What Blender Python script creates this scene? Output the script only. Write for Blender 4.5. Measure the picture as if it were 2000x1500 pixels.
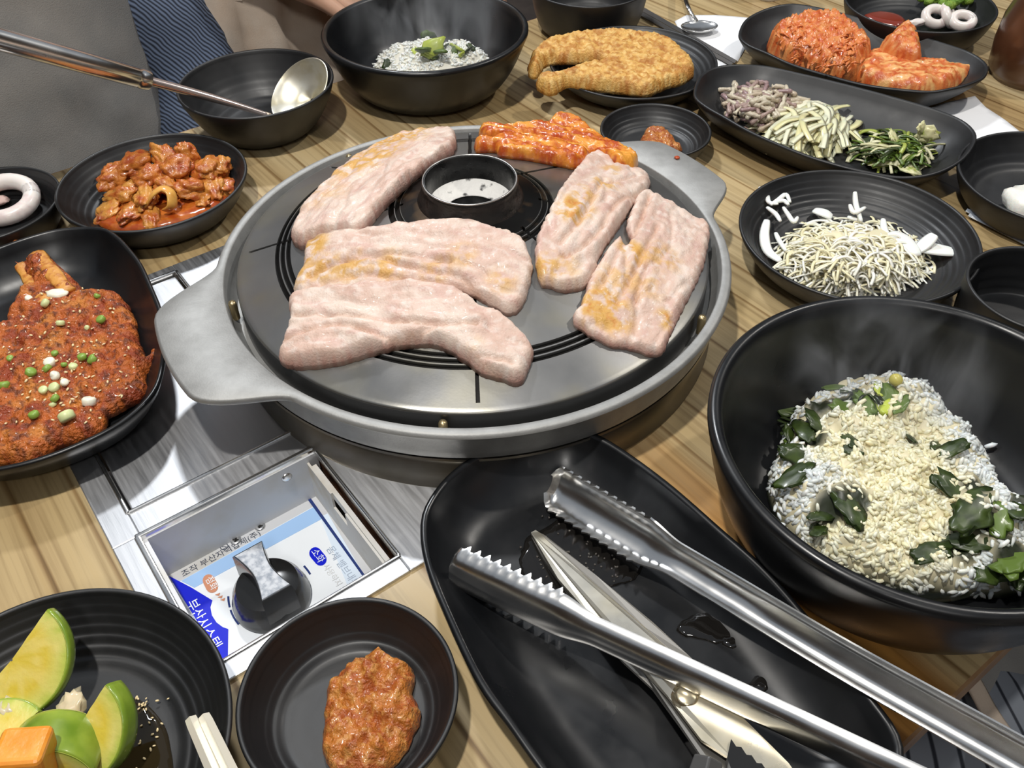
import bpy, bmesh, math, random
import numpy as np
from mathutils import Vector, Matrix, noise
from mathutils.geometry import delaunay_2d_cdt
random.seed(7); RNG = np.random.default_rng(7)
S = bpy.context.scene; COL = S.collection; PI = math.pi
for o in list(bpy.data.objects): bpy.data.objects.remove(o)

# ------------------------------------------------------------------ camera, world, lights, exposure
# metres; the table top is z = 0, the camera hangs 43 cm above it
CZ, FPX = 0.43, 1735.0
PITCH, ROLL = math.radians(44.3), math.radians(1.13)
_r = Vector((1, 0, 0)); _f = Vector((0, math.cos(PITCH), -math.sin(PITCH))); _d = Vector((0, -math.sin(PITCH), -math.cos(PITCH)))
CR = _r*math.cos(ROLL) + _d*math.sin(ROLL); CD = -_r*math.sin(ROLL) + _d*math.cos(ROLL); CF = _f
cam = bpy.data.objects.new('camera', bpy.data.cameras.new('camera')); COL.objects.link(cam)
M = Matrix.Identity(4)
for i in range(3):
    M[i][0] = CR[i]; M[i][1] = -CD[i]; M[i][2] = -CF[i]
M[2][3] = CZ
cam.matrix_world = M
cam.data.sensor_width = 36; cam.data.lens = 36*FPX/2000; cam.data.clip_start = .01; cam.data.clip_end = 30
S.camera = cam
w = bpy.data.worlds.new('world'); S.world = w; w.use_nodes = True
bg = w.node_tree.nodes['Background']; bg.inputs[0].default_value = (.80, .88, 1.0, 1); bg.inputs[1].default_value = .27
def lamp(name, loc, target, power, size, color=(1, .97, .92), spot=None):
    l = bpy.data.lights.new(name, 'AREA'); l.shape = 'DISK'; l.size = size; l.energy = power; l.color = color
    o = bpy.data.objects.new(name, l); COL.objects.link(o); o.location = loc
    o.rotation_euler = (Vector(target)-Vector(loc)).to_track_quat('-Z', 'Y').to_euler(); return o
lamp('ceiling_lamp', (-.25, .18, 1.45), (0, .5, 0), 15, .06, (1, .96, .90))
lamp('ceiling_lamp', (-.45, 1.75, 1.55), (0, .6, 0), 17, .14, (.94, .97, 1))
lamp('ceiling_lamp', (1.05, 1.0, 1.45), (.1, .5, 0), 8, .07, (1, .95, .88))
lamp('ceiling_lamp', (.1, -1.1, 1.6), (.1, .5, 0), 6, .30, (1, .97, .93))
S.view_settings.view_transform = 'Standard'; S.view_settings.look = 'None'
S.view_settings.gamma = 1; S.view_settings.use_curve_mapping = False; S.view_settings.exposure = 0.12

# ------------------------------------------------------------------ measuring helpers
def W(px, py, z=0.0):
    v = CR*(px-1000) + CD*(py-750) + CF*FPX
    t = (z-CZ)/v.z
    return Vector((v.x*t, v.y*t, z))
TH = math.radians(36); UX = Vector((math.cos(TH), math.sin(TH), 0)); VX = Vector((math.sin(TH), -math.cos(TH), 0))
def UV(u, v, z=0.0): return Vector((UX.x*u+VX.x*v, UX.y*u+VX.y*v, z))
def uvof(p): return (p.x*UX.x+p.y*UX.y, p.x*VX.x+p.y*VX.y)
PC = Vector((-.0255, .520, 0)); PR = .165
def cone(x, y): return .060 + (PR-min(PR, math.hypot(x-PC.x, y-PC.y)))*.31
def Wc(px, py, off=0.0):
    z = .07
    for i in range(25):
        p = W(px, py, z); z = cone(p.x, p.y)+off
    return W(px, py, z)
def nz(x, y, z=0.0, s=1.0, o=3): return noise.fractal(Vector((x*s, y*s, z*s)), .6, 2.1, o)

# ------------------------------------------------------------------ materials
MATS = {}
def mat(name, col=(.5, .5, .5), rough=.5, metal=0.0, var=None, bump=None, vcol=False, spec=.5, coat=0.0, sss=0.0, alpha=1.0, trans=0.0, stretch=(1, 1, 1), emit=0.0, rvar=None):
    """var: (scale, colour2, lo, hi, detail); bump: (scale, strength, distance)"""
    if name in MATS: return MATS[name]
    m = bpy.data.materials.new(name); m.use_nodes = True; nt = m.node_tree; N = nt.nodes; L = nt.links
    b = N['Principled BSDF']
    b.inputs['Base Color'].default_value = (*col, 1); b.inputs['Roughness'].default_value = rough; b.inputs['Metallic'].default_value = metal
    b.inputs['Specular IOR Level'].default_value = spec; b.inputs['Coat Weight'].default_value = coat; b.inputs['Coat Roughness'].default_value = .12
    b.inputs['Transmission Weight'].default_value = trans; b.inputs['Alpha'].default_value = alpha
    if sss:
        b.inputs['Subsurface Weight'].default_value = sss; b.inputs['Subsurface Radius'].default_value = (.006, .003, .002); b.inputs['Subsurface Scale'].default_value = 1
    tc = N.new('ShaderNodeTexCoord'); mp = N.new('ShaderNodeMapping'); mp.inputs['Scale'].default_value = stretch
    L.new(tc.outputs['Object'], mp.inputs['Vector'])
    src = None
    if vcol:
        a = N.new('ShaderNodeVertexColor'); a.layer_name = 'Col'; src = a.outputs['Color']
    if var:
        n = N.new('ShaderNodeTexNoise'); n.inputs['Scale'].default_value = var[0]; n.inputs['Detail'].default_value = var[4] if len(var) > 4 else 4
        L.new(mp.outputs['Vector'], n.inputs['Vector'])
        r = N.new('ShaderNodeMapRange'); r.inputs['From Min'].default_value = var[2]; r.inputs['From Max'].default_value = var[3]
        L.new(n.outputs['Fac'], r.inputs['Value'])
        mx = N.new('ShaderNodeMix'); mx.data_type = 'RGBA'; mx.inputs[6].default_value = (*col, 1); mx.inputs[7].default_value = (*var[1], 1)
        L.new(r.outputs['Result'], mx.inputs[0])
        if src is not None:
            L.new(src, mx.inputs[6])
            if var[1] is not None: pass
        src = mx.outputs[2]
    if src is not None: L.new(src, b.inputs['Base Color'])
    if rvar:
        n3 = N.new('ShaderNodeTexNoise'); n3.inputs['Scale'].default_value = rvar[0]; n3.inputs['Detail'].default_value = 5; L.new(mp.outputs['Vector'], n3.inputs['Vector'])
        r3 = N.new('ShaderNodeMapRange'); r3.inputs['From Min'].default_value = .3; r3.inputs['From Max'].default_value = .7
        r3.inputs['To Min'].default_value = rvar[1]; r3.inputs['To Max'].default_value = rvar[2]
        L.new(n3.outputs['Fac'], r3.inputs['Value']); L.new(r3.outputs['Result'], b.inputs['Roughness'])
    if bump:
        n2 = N.new('ShaderNodeTexNoise'); n2.inputs['Scale'].default_value = bump[0]; n2.inputs['Detail'].default_value = 4
        L.new(mp.outputs['Vector'], n2.inputs['Vector'])
        bp = N.new('ShaderNodeBump'); bp.inputs['Strength'].default_value = bump[1]; bp.inputs['Distance'].default_value = bump[2]
        L.new(n2.outputs['Fac'], bp.inputs['Height']); L.new(bp.outputs['Normal'], b.inputs['Normal'])
    MATS[name] = m; return m
def wood_mat():
    m = bpy.data.materials.new('laminate_wood'); m.use_nodes = True; nt = m.node_tree; N = nt.nodes; L = nt.links; b = N['Principled BSDF']
    tc = N.new('ShaderNodeTexCoord')
    def mapped(sc, loc=(0, 0, 0)):
        p = N.new('ShaderNodeMapping'); p.inputs['Scale'].default_value = sc; p.inputs['Location'].default_value = loc
        L.new(tc.outputs['Object'], p.inputs['Vector']); return p.outputs['Vector']
    def tex(vec, sc, det=4, dist=0.0):
        n = N.new('ShaderNodeTexNoise'); n.inputs['Scale'].default_value = sc; n.inputs['Detail'].default_value = det; n.inputs['Distortion'].default_value = dist
        L.new(vec, n.inputs['Vector']); return n.outputs['Fac']
    def ramp(fac, stops):
        r = N.new('ShaderNodeValToRGB'); e = r.color_ramp.elements
        e[0].position, e[0].color = stops[0][0], (*stops[0][1], 1); e[1].position, e[1].color = stops[-1][0], (*stops[-1][1], 1)
        for p, c in stops[1:-1]:
            k = e.new(p); k.color = (*c, 1)
        L.new(fac, r.inputs[0]); return r.outputs[0]
    def mix(f, a, c, mode='MIX'):
        k = N.new('ShaderNodeMix'); k.data_type = 'RGBA'; k.blend_type = mode
        for s, v in ((0, f), (6, a), (7, c)):
            if hasattr(v, 'links') or hasattr(v, 'is_linked'): L.new(v, k.inputs[s])
            else: k.inputs[s].default_value = v if s == 0 else (*v, 1)
        return k.outputs[2]
    broad = tex(mapped((9, .8, 1)), 1.0, 3, .4)
    base = ramp(broad, [(.30, (.30, .195, .085)), (.45, (.45, .335, .17)), (.58, (.52, .41, .235)), (.74, (.38, .265, .125))])
    fine = tex(mapped((260, 7, 1)), 1.0, 5, .2)
    base = mix(.55, base, ramp(fine, [(.30, (.42, .36, .28)), (.55, (1, 1, 1)), (.8, (1.0, .95, .85))]), 'MULTIPLY')
    # long dark growth lines, arching where the cut runs through a heart
    wv = N.new('ShaderNodeTexWave'); wv.wave_type = 'BANDS'; wv.bands_direction = 'X'; wv.wave_profile = 'SAW'
    wv.inputs['Scale'].default_value = 11; wv.inputs['Distortion'].default_value = 6.5; wv.inputs['Detail'].default_value = 2.2; wv.inputs['Detail Scale'].default_value = .55; wv.inputs['Detail Roughness'].default_value = .45
    L.new(mapped((1, .16, 1), (.31, .1, 0)), wv.inputs['Vector'])
    line = ramp(wv.outputs['Fac'], [(0, (1, 1, 1)), (.86, (.97, .95, .92)), (.92, (.50, .40, .30)), (.955, (.36, .27, .19)), (.985, (.85, .80, .74)), (1, (1, 1, 1))])
    base = mix(.80, base, line, 'MULTIPLY')
    # one heart-wood strip of the print is red brown
    sep = N.new('ShaderNodeSeparateXYZ'); L.new(tc.outputs['Object'], sep.inputs[0])
    def step(sock, a, c):
        r = N.new('ShaderNodeMapRange'); r.interpolation_type = 'SMOOTHSTEP'; r.inputs['From Min'].default_value = a; r.inputs['From Max'].default_value = c
        L.new(sock, r.inputs['Value']); return r.outputs['Result']
    def mul(a, c):
        k = N.new('ShaderNodeMath'); k.operation = 'MULTIPLY'; L.new(a, k.inputs[0]); L.new(c, k.inputs[1]); return k.outputs[0]
    msk = mul(mul(step(sep.outputs['X'], .12, .17), step(sep.outputs['X'], .315, .295)), step(sep.outputs['Y'], .36, .12))
    rb = ramp(tex(mapped((55, 2.0, 1)), 1.0, 4, .3), [(.3, (.24, .105, .026)), (.5, (.50, .245, .06)), (.7, (.36, .17, .045))])
    rb = mix(.5, rb, ramp(fine, [(.3, (.4, .33, .28)), (.6, (1, 1, 1))]), 'MULTIPLY')
    base = mix(msk, base, rb)
    L.new(base, b.inputs['Base Color']); b.inputs['Roughness'].default_value = .33
    bp = N.new('ShaderNodeBump'); bp.inputs['Strength'].default_value = .12; bp.inputs['Distance'].default_value = .0006
    L.new(fine, bp.inputs['Height']); L.new(bp.outputs['Normal'], b.inputs['Normal'])
    return m
def stripe_mat(name, c1, c2, scale, rough=.8, axis='Z', dist=1.0, lo=0.0, hi=1.0):
    if name in MATS: return MATS[name]
    m = bpy.data.materials.new(name); m.use_nodes = True; nt = m.node_tree; N = nt.nodes; L = nt.links; b = N['Principled BSDF']
    tc = N.new('ShaderNodeTexCoord'); wv = N.new('ShaderNodeTexWave'); wv.bands_direction = axis; wv.inputs['Scale'].default_value = scale; wv.inputs['Distortion'].default_value = dist
    wv.inputs['Detail'].default_value = 1; wv.inputs['Detail Scale'].default_value = .6
    L.new(tc.outputs['Object'], wv.inputs['Vector'])
    mx = N.new('ShaderNodeMix'); mx.data_type = 'RGBA'; mx.inputs[6].default_value = (*c1, 1); mx.inputs[7].default_value = (*c2, 1)
    mr = N.new('ShaderNodeMapRange'); mr.inputs['From Min'].default_value = lo; mr.inputs['From Max'].default_value = hi; L.new(wv.outputs['Fac'], mr.inputs['Value']); L.new(mr.outputs['Result'], mx.inputs[0]); L.new(mx.outputs[2], b.inputs['Base Color']); b.inputs['Roughness'].default_value = rough
    MATS[name] = m; return m
DISH = mat('black_melamine', (.0055, .006, .007), .48, spec=.65, rvar=(60, .42, .54), bump=(900, .05, .0003))
DISHG = mat('black_glazed', (.0045, .005, .006), .32, spec=.48, rvar=(40, .26, .42))
STEEL = mat('brushed_steel', (.66, .67, .69), .45, 1.0, bump=(90, .06, .0003), stretch=(18, 1, 1), rvar=(20, .38, .52))
STEELP = mat('polished_steel', (.76, .755, .74), .2, 1.0, rvar=(30, .16, .28))
ALU = mat('cast_aluminium', (.36, .36, .35), .60, .72, var=(90, (.30, .30, .29), .35, .7), bump=(900, .25, .0004))
ALUP = mat('griddle_plate', (.30, .30, .30), .34, .85, var=(16, (.36, .345, .29), .45, .68), bump=(500, .06, .0003), rvar=(10, .26, .42))
BLACK = mat('burnt_black', (.008, .008, .008), .28, rvar=(80, .15, .5), bump=(300, .3, .001))
NEARBLACK = mat('groove_black', (.010, .009, .008), .35)
BLACKP = mat('black_plastic', (.012, .012, .012), .18, coat=.3)
PAPER = mat('tissue_paper', (.82, .83, .85), .85, bump=(500, .2, .0004))
SKIN = mat('skin', (.60, .36, .25), .5, sss=.2)

# ------------------------------------------------------------------ mesh helpers
def link(o, parent=None):
    COL.objects.link(o)
    if parent is not None: o.parent = parent
    return o
def tag(o, label=None, cat=None, group=None, kind=None):
    if label: o['label'] = label
    if cat: o['category'] = cat
    if group: o['group'] = group
    if kind: o['kind'] = kind
    return o
def thing(name, loc, label, cat, group=None, rz=0):
    o = bpy.data.objects.new(name, None); o.empty_display_size = .02; link(o); o.location = loc; o.rotation_euler = (0, 0, rz)
    return tag(o, label, cat, group)
def add(name, V, F, m, parent=None, smooth=True, cols=None, angle=None):
    """mesh from WORLD coordinates; re-based to the parent's frame or to its own lowest centre"""
    V = np.asarray(V, float)
    me = bpy.data.meshes.new(name)
    o = bpy.data.objects.new(name, me)
    link(o, parent)
    if parent is not None:
        pm = parent.matrix_basis.copy(); q = parent.parent
        while q is not None: pm = q.matrix_basis @ pm; q = q.parent
        im = np.array(pm.inverted()); Vl = V@im[:3, :3].T + im[:3, 3]
    else:
        c = np.array([(V[:, 0].min()+V[:, 0].max())/2, (V[:, 1].min()+V[:, 1].max())/2, V[:, 2].min()])
        Vl = V-c; o.location = c
    me.from_pydata(Vl.tolist(), [], F); me.update()
    if m is not None: me.materials.append(m)
    if smooth:
        me.shade_smooth() if hasattr(me, 'shade_smooth') else None
        if angle:
            bm = bmesh.new(); bm.from_mesh(me)
            for e in bm.edges:
                if len(e.link_faces) == 2 and e.calc_face_angle(0) > math.radians(angle): e.smooth = False
            bm.to_mesh(me); bm.free()
    if cols is not None:
        a = me.color_attributes.new('Col', 'FLOAT_COLOR', 'POINT')
        c4 = np.ones((len(V), 4), np.float32); c4[:, :3] = np.asarray(cols)[:, :3]; a.data.foreach_set('color', c4.ravel())
    return o
def merge(parts):
    V = []; F = []; n = 0
    for v, f in parts:
        V.extend(list(map(tuple, v))); F.extend([[i+n for i in q] for q in f]); n += len(v)
    return V, F
def xf(V, M): return [tuple(M@Vector(v)) for v in V]
def crom(P, n, closed=True):
    """Catmull-Rom through points (any dimension), n samples per span"""
    P = np.asarray(P, float); k = len(P); out = []
    for i in range(k if closed else k-1):
        p0, p1, p2, p3 = (P[(i-1) % k], P[i], P[(i+1) % k], P[(i+2) % k]) if closed else (P[max(i-1, 0)], P[i], P[i+1], P[min(i+2, k-1)])
        for t in np.linspace(0, 1, n, endpoint=False):
            out.append(.5*((2*p1)+(-p0+p2)*t+(2*p0-5*p1+4*p2-p3)*t*t+(-p0+3*p1-3*p2+p3)*t**3))
    if not closed: out.append(P[-1])
    return np.array(out)
def resample(P, step, closed=True):
    P = np.asarray(P, float); Q = np.vstack([P, P[:1]]) if closed else P
    d = np.r_[0, np.cumsum(np.linalg.norm(np.diff(Q, axis=0), axis=1))]; n = max(3, int(round(d[-1]/step)))
    s = np.linspace(0, d[-1], n+1)[:n if closed else n+1]
    return np.c_[[np.interp(s, d, Q[:, i]) for i in range(Q.shape[1])]].T
def boxg(x0, x1, y0, y1, z0, z1):
    V = [(x, y, z) for z in (z0, z1) for y in (y0, y1) for x in (x0, x1)]
    return V, [[0, 2, 3, 1], [4, 5, 7, 6], [0, 1, 5, 4], [2, 6, 7, 3], [0, 4, 6, 2], [1, 3, 7, 5]]
def uvbox(u0, u1, v0, v1, z0, z1):
    V, F = boxg(u0, u1, v0, v1, z0, z1)
    return [tuple(UV(a, b, c)) for a, b, c in V], [q[::-1] for q in F]
def bevel(o, w, seg=2):
    m = o.modifiers.new('bevel', 'BEVEL'); m.width = w; m.segments = seg; m.limit_method = 'ANGLE'; return o
def lathe(prof, n=64, c=(0, 0, 0)):
    V = []; F = []
    for r, z in prof:
        for i in range(n):
            a = 2*PI*i/n; V.append((c[0]+r*math.cos(a), c[1]+r*math.sin(a), c[2]+z))
    for j in range(len(prof)-1):
        for i in range(n):
            k = (i+1) % n; F.append([j*n+i, j*n+k, (j+1)*n+k, (j+1)*n+i])
    return V, F
def loft(rings, caps=True):
    n = len(rings[0]); V = [tuple(p) for r in rings for p in r]; F = []
    for j in range(len(rings)-1):
        for i in range(n):
            k = (i+1) % n; F.append([j*n+i, j*n+k, (j+1)*n+k, (j+1)*n+i])
    if caps: F.append(list(range(n))[::-1]); F.append([(len(rings)-1)*n+i for i in range(n)])
    return V, F
def tube(P, r, n=8, caps=True, flat=1.0):
    P = [Vector(p) for p in P]; R = r if hasattr(r, '__len__') else [r]*len(P)
    up = Vector((0, 0, 1)); rings = []; prev = None
    for i, p in enumerate(P):
        t = (P[min(i+1, len(P)-1)]-P[max(i-1, 0)]).normalized()
        if prev is None: a = t.cross(up); a = a.normalized() if a.length > 1e-4 else Vector((1, 0, 0))
        else: a = (prev-t*prev.dot(t)).normalized()
        prev = a; b = a.cross(t)
        rings.append([p+a*(R[i]*math.cos(2*PI*k/n))+b*(R[i]*flat*math.sin(2*PI*k/n)) for k in range(n)])
    return loft(rings, caps)
ICO = {}
def ico(sub):
    if sub not in ICO:
        bm = bmesh.new(); bmesh.ops.create_icosphere(bm, subdivisions=sub, radius=1)
        ICO[sub] = (np.array([v.co[:] for v in bm.verts]), [[v.index for v in f.verts] for f in bm.faces]); bm.free()
    return ICO[sub]
def rotm(rx, ry, rz): return (Matrix.Rotation(rz, 3, 'Z')@Matrix.Rotation(ry, 3, 'Y')@Matrix.Rotation(rx, 3, 'X'))
def chunk(c, size, rot=(0, 0, 0), seed=0, amp=.25, fs=1.6, sub=3):
    V, F = ico(sub); out = []; R = rotm(*rot)
    for v in V:
        k = 1+amp*nz(v[0]+seed*7.1, v[1]-seed*3.3, v[2]+seed, fs, 3)
        q = R@Vector((v[0]*size[0]*k, v[1]*size[1]*k, v[2]*size[2]*k)); out.append((c[0]+q.x, c[1]+q.y, c[2]+q.z))
    return out, F
def poly_dist(P, Q):
    A = Q; B = np.roll(Q, -1, 0); AB = B-A; L2 = (AB**2).sum(1)+1e-12
    out = np.empty(len(P))
    for i in range(0, len(P), 2000):
        p = P[i:i+2000][:, None, :]; t = np.clip(((p-A)*AB).sum(2)/L2, 0, 1)
        out[i:i+2000] = np.sqrt((((A+t[..., None]*AB)-p)**2).sum(2)).min(1)
    return out
def inside(P, Q):
    x, y = P[:, 0], P[:, 1]; c = np.zeros(len(P), bool); j = len(Q)-1
    for i in range(len(Q)):
        xi, yi = Q[i]; xj, yj = Q[j]
        with np.errstate(divide='ignore', invalid='ignore'):
            k = ((yi > y) != (yj > y)) & (x < (xj-xi)*(y-yi)/(yj-yi+1e-15)+xi)
        c ^= k; j = i
    return c
def pillow(name, outline, base, thick, m, parent=None, edge=.006, res=.003, na=0.0, ns=90, col=None, seed=0, jit=.0, hf=None, e0=.3, sub=6):
    """a soft slab with the given ground outline: rounded edge, uneven top, closed underneath"""
    Q = resample(crom([p[:2] for p in outline], sub), res)
    if jit: Q = np.array([[x+jit*nz(x, y, seed, 160), y+jit*nz(x, y, seed+5, 160)] for x, y in Q])
    lo, hi = Q.min(0), Q.max(0)
    gx, gy = np.meshgrid(np.arange(lo[0], hi[0], res), np.arange(lo[1], hi[1], res*.87)); gx[1::2] += res/2
    G = np.c_[gx.ravel(), gy.ravel()]; G = G[inside(G, Q)]; G = G[poly_dist(G, Q) > res*.55]
    P = np.vstack([Q, G]); n = len(Q)
    v2, e2, f2, *_ = delaunay_2d_cdt([Vector(p) for p in P], [], [list(range(n))], 1, 1e-7)
    P = np.array([p[:] for p in v2]); d = poly_dist(P, Q)
    if not callable(base): bz = base; base = lambda x, y: bz
    t = np.clip(d/edge, 0, 1); f = np.sqrt(1-(1-t)**2); Z = np.empty(len(P))
    for i, (x, y) in enumerate(P):
        h = thick*(e0+(1-e0)*f[i])
        if na: h += na*nz(x, y, seed*3.7, ns, 4)*(.25+.75*f[i])
        if hf: h += hf(x, y, f[i])
        Z[i] = base(x, y)+max(h, .0006)
    F = [list(q) for q in f2]
    cnt = {}
    for q in F:
        for a, b in zip(q, q[1:]+q[:1]): cnt[(a, b)] = 1
    bd = {a: b for (a, b) in cnt if (b, a) not in cnt}
    V = [(P[i, 0], P[i, 1], Z[i]) for i in range(len(P))]; low = {}
    for a in bd:
        low[a] = len(V); V.append((P[a, 0], P[a, 1], base(P[a, 0], P[a, 1])))
    for a, b in bd.items(): F.append([b, a, low[a], low[b]])
    if bd:
        s = next(iter(bd)); loop = [s]; k = bd[s]
        while k != s and k in bd and len(loop) < len(bd)+1: loop.append(k); k = bd[k]
        F.append([low[i] for i in loop[::-1]])
    cols = None
    if col:
        cols = [col(x, y, z-base(x, y)) for x, y, z in V]
    return add(name, V, F, m, parent, cols=cols)
def smooth01(x): x = max(0, min(1, x)); return x*x*(3-2*x)
def lerp(a, b, t): return tuple(a[i]+(b[i]-a[i])*t for i in range(3))
def outline_px(pts, fn): return [fn(*p) for p in pts]

# ------------------------------------------------------------------ setting
def struct(name, V, F, m): return tag(add(name, V, F, m, smooth=False), kind='structure')
FL = -.74
struct('floor', *boxg(-3, 3.5, -1.6, 4.2, FL-.1, FL), mat('floor_tile', (.16, .13, .11), .45, var=(8, (.11, .09, .08), .4, .6)))
WALL = mat('wood_panelling', (.13, .085, .055), .6, var=(4, (.10, .065, .04), .4, .6), stretch=(6, 6, .5))
struct('wall_back', *boxg(-3, 3.5, 4.2, 4.3, FL, 2.0), WALL)
struct('wall_front', *boxg(-3, 3.5, -1.7, -1.6, FL, 2.0), WALL)
struct('wall_left', *boxg(-3.1, -3, -1.6, 4.2, FL, 2.0), WALL)
struct('wall_right', *boxg(3.5, 3.6, -1.6, 4.2, FL, 2.0), WALL)

# ------------------------------------------------------------------ table with the hole for the burner panel
WOOD = wood_mat(); EDGE = mat('edge_band', (.36, .22, .11), .5, var=(60, (.28, .16, .08), .4, .6))
table = thing('dining_table', (0, 0, FL), 'long wooden restaurant table with striped laminate grain under all the dishes', 'table', rz=TH)
U0, U1, V0, V1, TT = -.62, 1.25, -.84, -.04, -.026
HU0, HU1, HV0, HV1 = -.006, .29, -.628, -.273
top = []
for a, b, c, d in ((U0, HU0, V0, V1), (HU1, U1, V0, V1), (HU0, HU1, V0, HV0), (HU0, HU1, HV1, V1)):
    top.append(uvbox(a, b, c, d, TT, 0))
add('table_top', *merge(top), WOOD, table, smooth=False)
eb = merge([uvbox(U0-.0018, U1+.0018, V1, V1+.0018, TT, -.0004), uvbox(U0-.0018, U1+.0018, V0-.0018, V0, TT, -.0004), uvbox(U0-.0018, U0, V0, V1, TT, -.0004), uvbox(U1, U1+.0018, V0, V1, TT, -.0004)])
add('edge_band', *eb, EDGE, table, smooth=False)
for a in (U0+.08, U1-.08):
    for b in (V0+.08, V1-.08): add('leg', *uvbox(a-.03, a+.03, b-.03, b+.03, FL, TT), mat('dark_paint', (.02, .02, .02), .4), table, smooth=False)

# ------------------------------------------------------------------ burner panel (steel frame, lift-out plate, control well)
panel = thing('gas_burner', UV(.14, -.45, 0), 'stainless steel gas burner top sunk in the table beside the round griddle', 'burner', rz=TH)
pu0, pu1, pv0, pv1 = -.010, .295, -.632, -.2685
ru0, ru1, rv0, rv1 = .0065, .1225, -.622, -.4065       # recess of the lift-out plate
bu0, bu1, bv0, bv1 = .0046, .121, -.3865, -.2805       # control well
T = .0022
fr = [uvbox(pu0, ru0, pv0, bv0, -.002, T), uvbox(ru0, ru1, pv0, rv0, -.002, T), uvbox(ru1, pu1, pv0, bv0, -.002, T), uvbox(ru0, ru1, rv1, bv0, -.002, T),
      uvbox(pu0, bu0, bv0, pv1, -.002, T), uvbox(bu1, pu1, bv0, pv1, -.002, T), uvbox(bu0, bu1, bv1, pv1, -.002, T)]
bevel(add('frame', *merge(fr), STEEL, panel, smooth=False), .0008)
bevel(add('lift_out_plate', *uvbox(ru0+.003, ru1-.003, rv0+.003, rv1-.003, -.006, .0004), STEEL, panel, smooth=False), .001)
lip = []
for a, b, c, d in ((ru0, ru1, rv0-.0012, rv0+.0016), (ru0, ru1, rv1-.0016, rv1+.0012), (ru0-.0012, ru0+.0016, rv0, rv1), (ru1-.0016, ru1+.0012, rv0, rv1)): lip.append(uvbox(a, b, c, d, -.006, .0036))
bevel(add('raised_lip', *merge(lip), STEELP, panel, smooth=False), .0011, 3)
WELL = mat('well_steel', (.62, .63, .65), .55, .25, var=(25, (.54, .52, .47), .5, .75))
D = -.040
fu0, fu1, fv0, fv1 = .0092, .1095, -.3835, -.2835
def quad(a, b, c, d): return [tuple(a), tuple(b), tuple(c), tuple(d)], [[0, 1, 2, 3]]
well = [uvbox(fu0-.004, fu1+.010, fv0-.002, fv1+.006, D-.004, D),
        uvbox(fu0-.004, fu1+.012, fv0-.004, fv0, D, -.0005),                 # far wall
        uvbox(fu0-.004, fu1+.012, fv1, fv1+.003, D, -.0005),
        uvbox(fu0-.003, fu0, fv0, fv1, D, -.0005)]
add('control_well', *merge(well), WELL, panel, smooth=False)
# right wall: a loose sheet standing off the opening, torn at its foot, rust brown behind it
add('gap_back', *uvbox(bu1+.0015, bu1+.003, bv0, bv1, D, -.003), mat('rust', (.20, .075, .025), .8, var=(120, (.07, .03, .015), .4, .6)), panel, smooth=False)
sw = [uvbox(fu1+.004, fu1+.0055, fv0, -.352, D, -.006), uvbox(fu1+.004, fu1+.0055, -.334, fv1+.001, D, -.008), uvbox(fu1+.004, fu1+.0055, -.352, -.334, D, -.020),
      uvbox(fu1+.0055, fu1+.0085, fv0+.004, fv1-.004, -.012, -.006)]
add('side_sheet', *merge(sw), mat('pale_sheet', (.66, .65, .62), .6, .1, var=(40, (.55, .50, .42), .5, .7)), panel, smooth=False)
wl = [uvbox(bu0-.001, bu1+.001, bv0-.0016, bv0+.0022, -.006, .0034), uvbox(bu0-.001, bu1+.001, bv1-.0012, bv1+.0014, -.004, .0034), uvbox(bu0-.0016, bu0+.0022, bv0, bv1, -.006, .0034), uvbox(bu1-.0008, bu1+.0016, bv0, bv1, -.004, .0034)]
bevel(add('well_lip', *merge(wl), STEELP, panel, smooth=False), .0011, 3)
def screw(px, py, z, r, nrm_wall=False):
    c = W(px, py, z)
    if nrm_wall:
        V, F = lathe([(0, .0012), (r*.55, .0012), (r, .0004), (r, 0)], 20); Rm = Matrix.Rotation(TH, 4, 'Z')@Matrix.Rotation(PI/2, 4, 'X')
        V = [tuple(Vector(c)+(Rm@Vector(v)).to_3d()) for v in V]
        return add('screw', V, F, STEELP, panel)
    V, F = lathe([(0, .0008), (r*.3, .0009), (r*.75, .0013), (r, .0006), (r, 0)], 20, c)
    s = add('screw', V, F, STEELP, panel)
    x = merge([boxg(c.x-r*.55, c.x+r*.55, c.y-r*.12, c.y+r*.12, c.z+.0009, c.z+.00135), boxg(c.x-r*.12, c.x+r*.12, c.y-r*.55, c.y+r*.55, c.z+.0009, c.z+.0014)])
    add('slot', *x, NEARBLACK, s, smooth=False)  # near-black bars laid on the head in place of a cut cross
screw(461, 1056, D, .0036); screw(508, 1029, D, .0036)
p = UV(.0985, fv0, -.009); V, F = lathe([(0, .0012), (.002, .0012), (.0036, .0004), (.0036, 0)], 20)
Rm = Matrix.Rotation(TH, 4, 'Z')@Matrix.Rotation(PI/2, 4, 'X'); add('screw', [tuple(p+(Rm@Vector(v))) for v in V], F, STEELP, panel)
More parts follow.
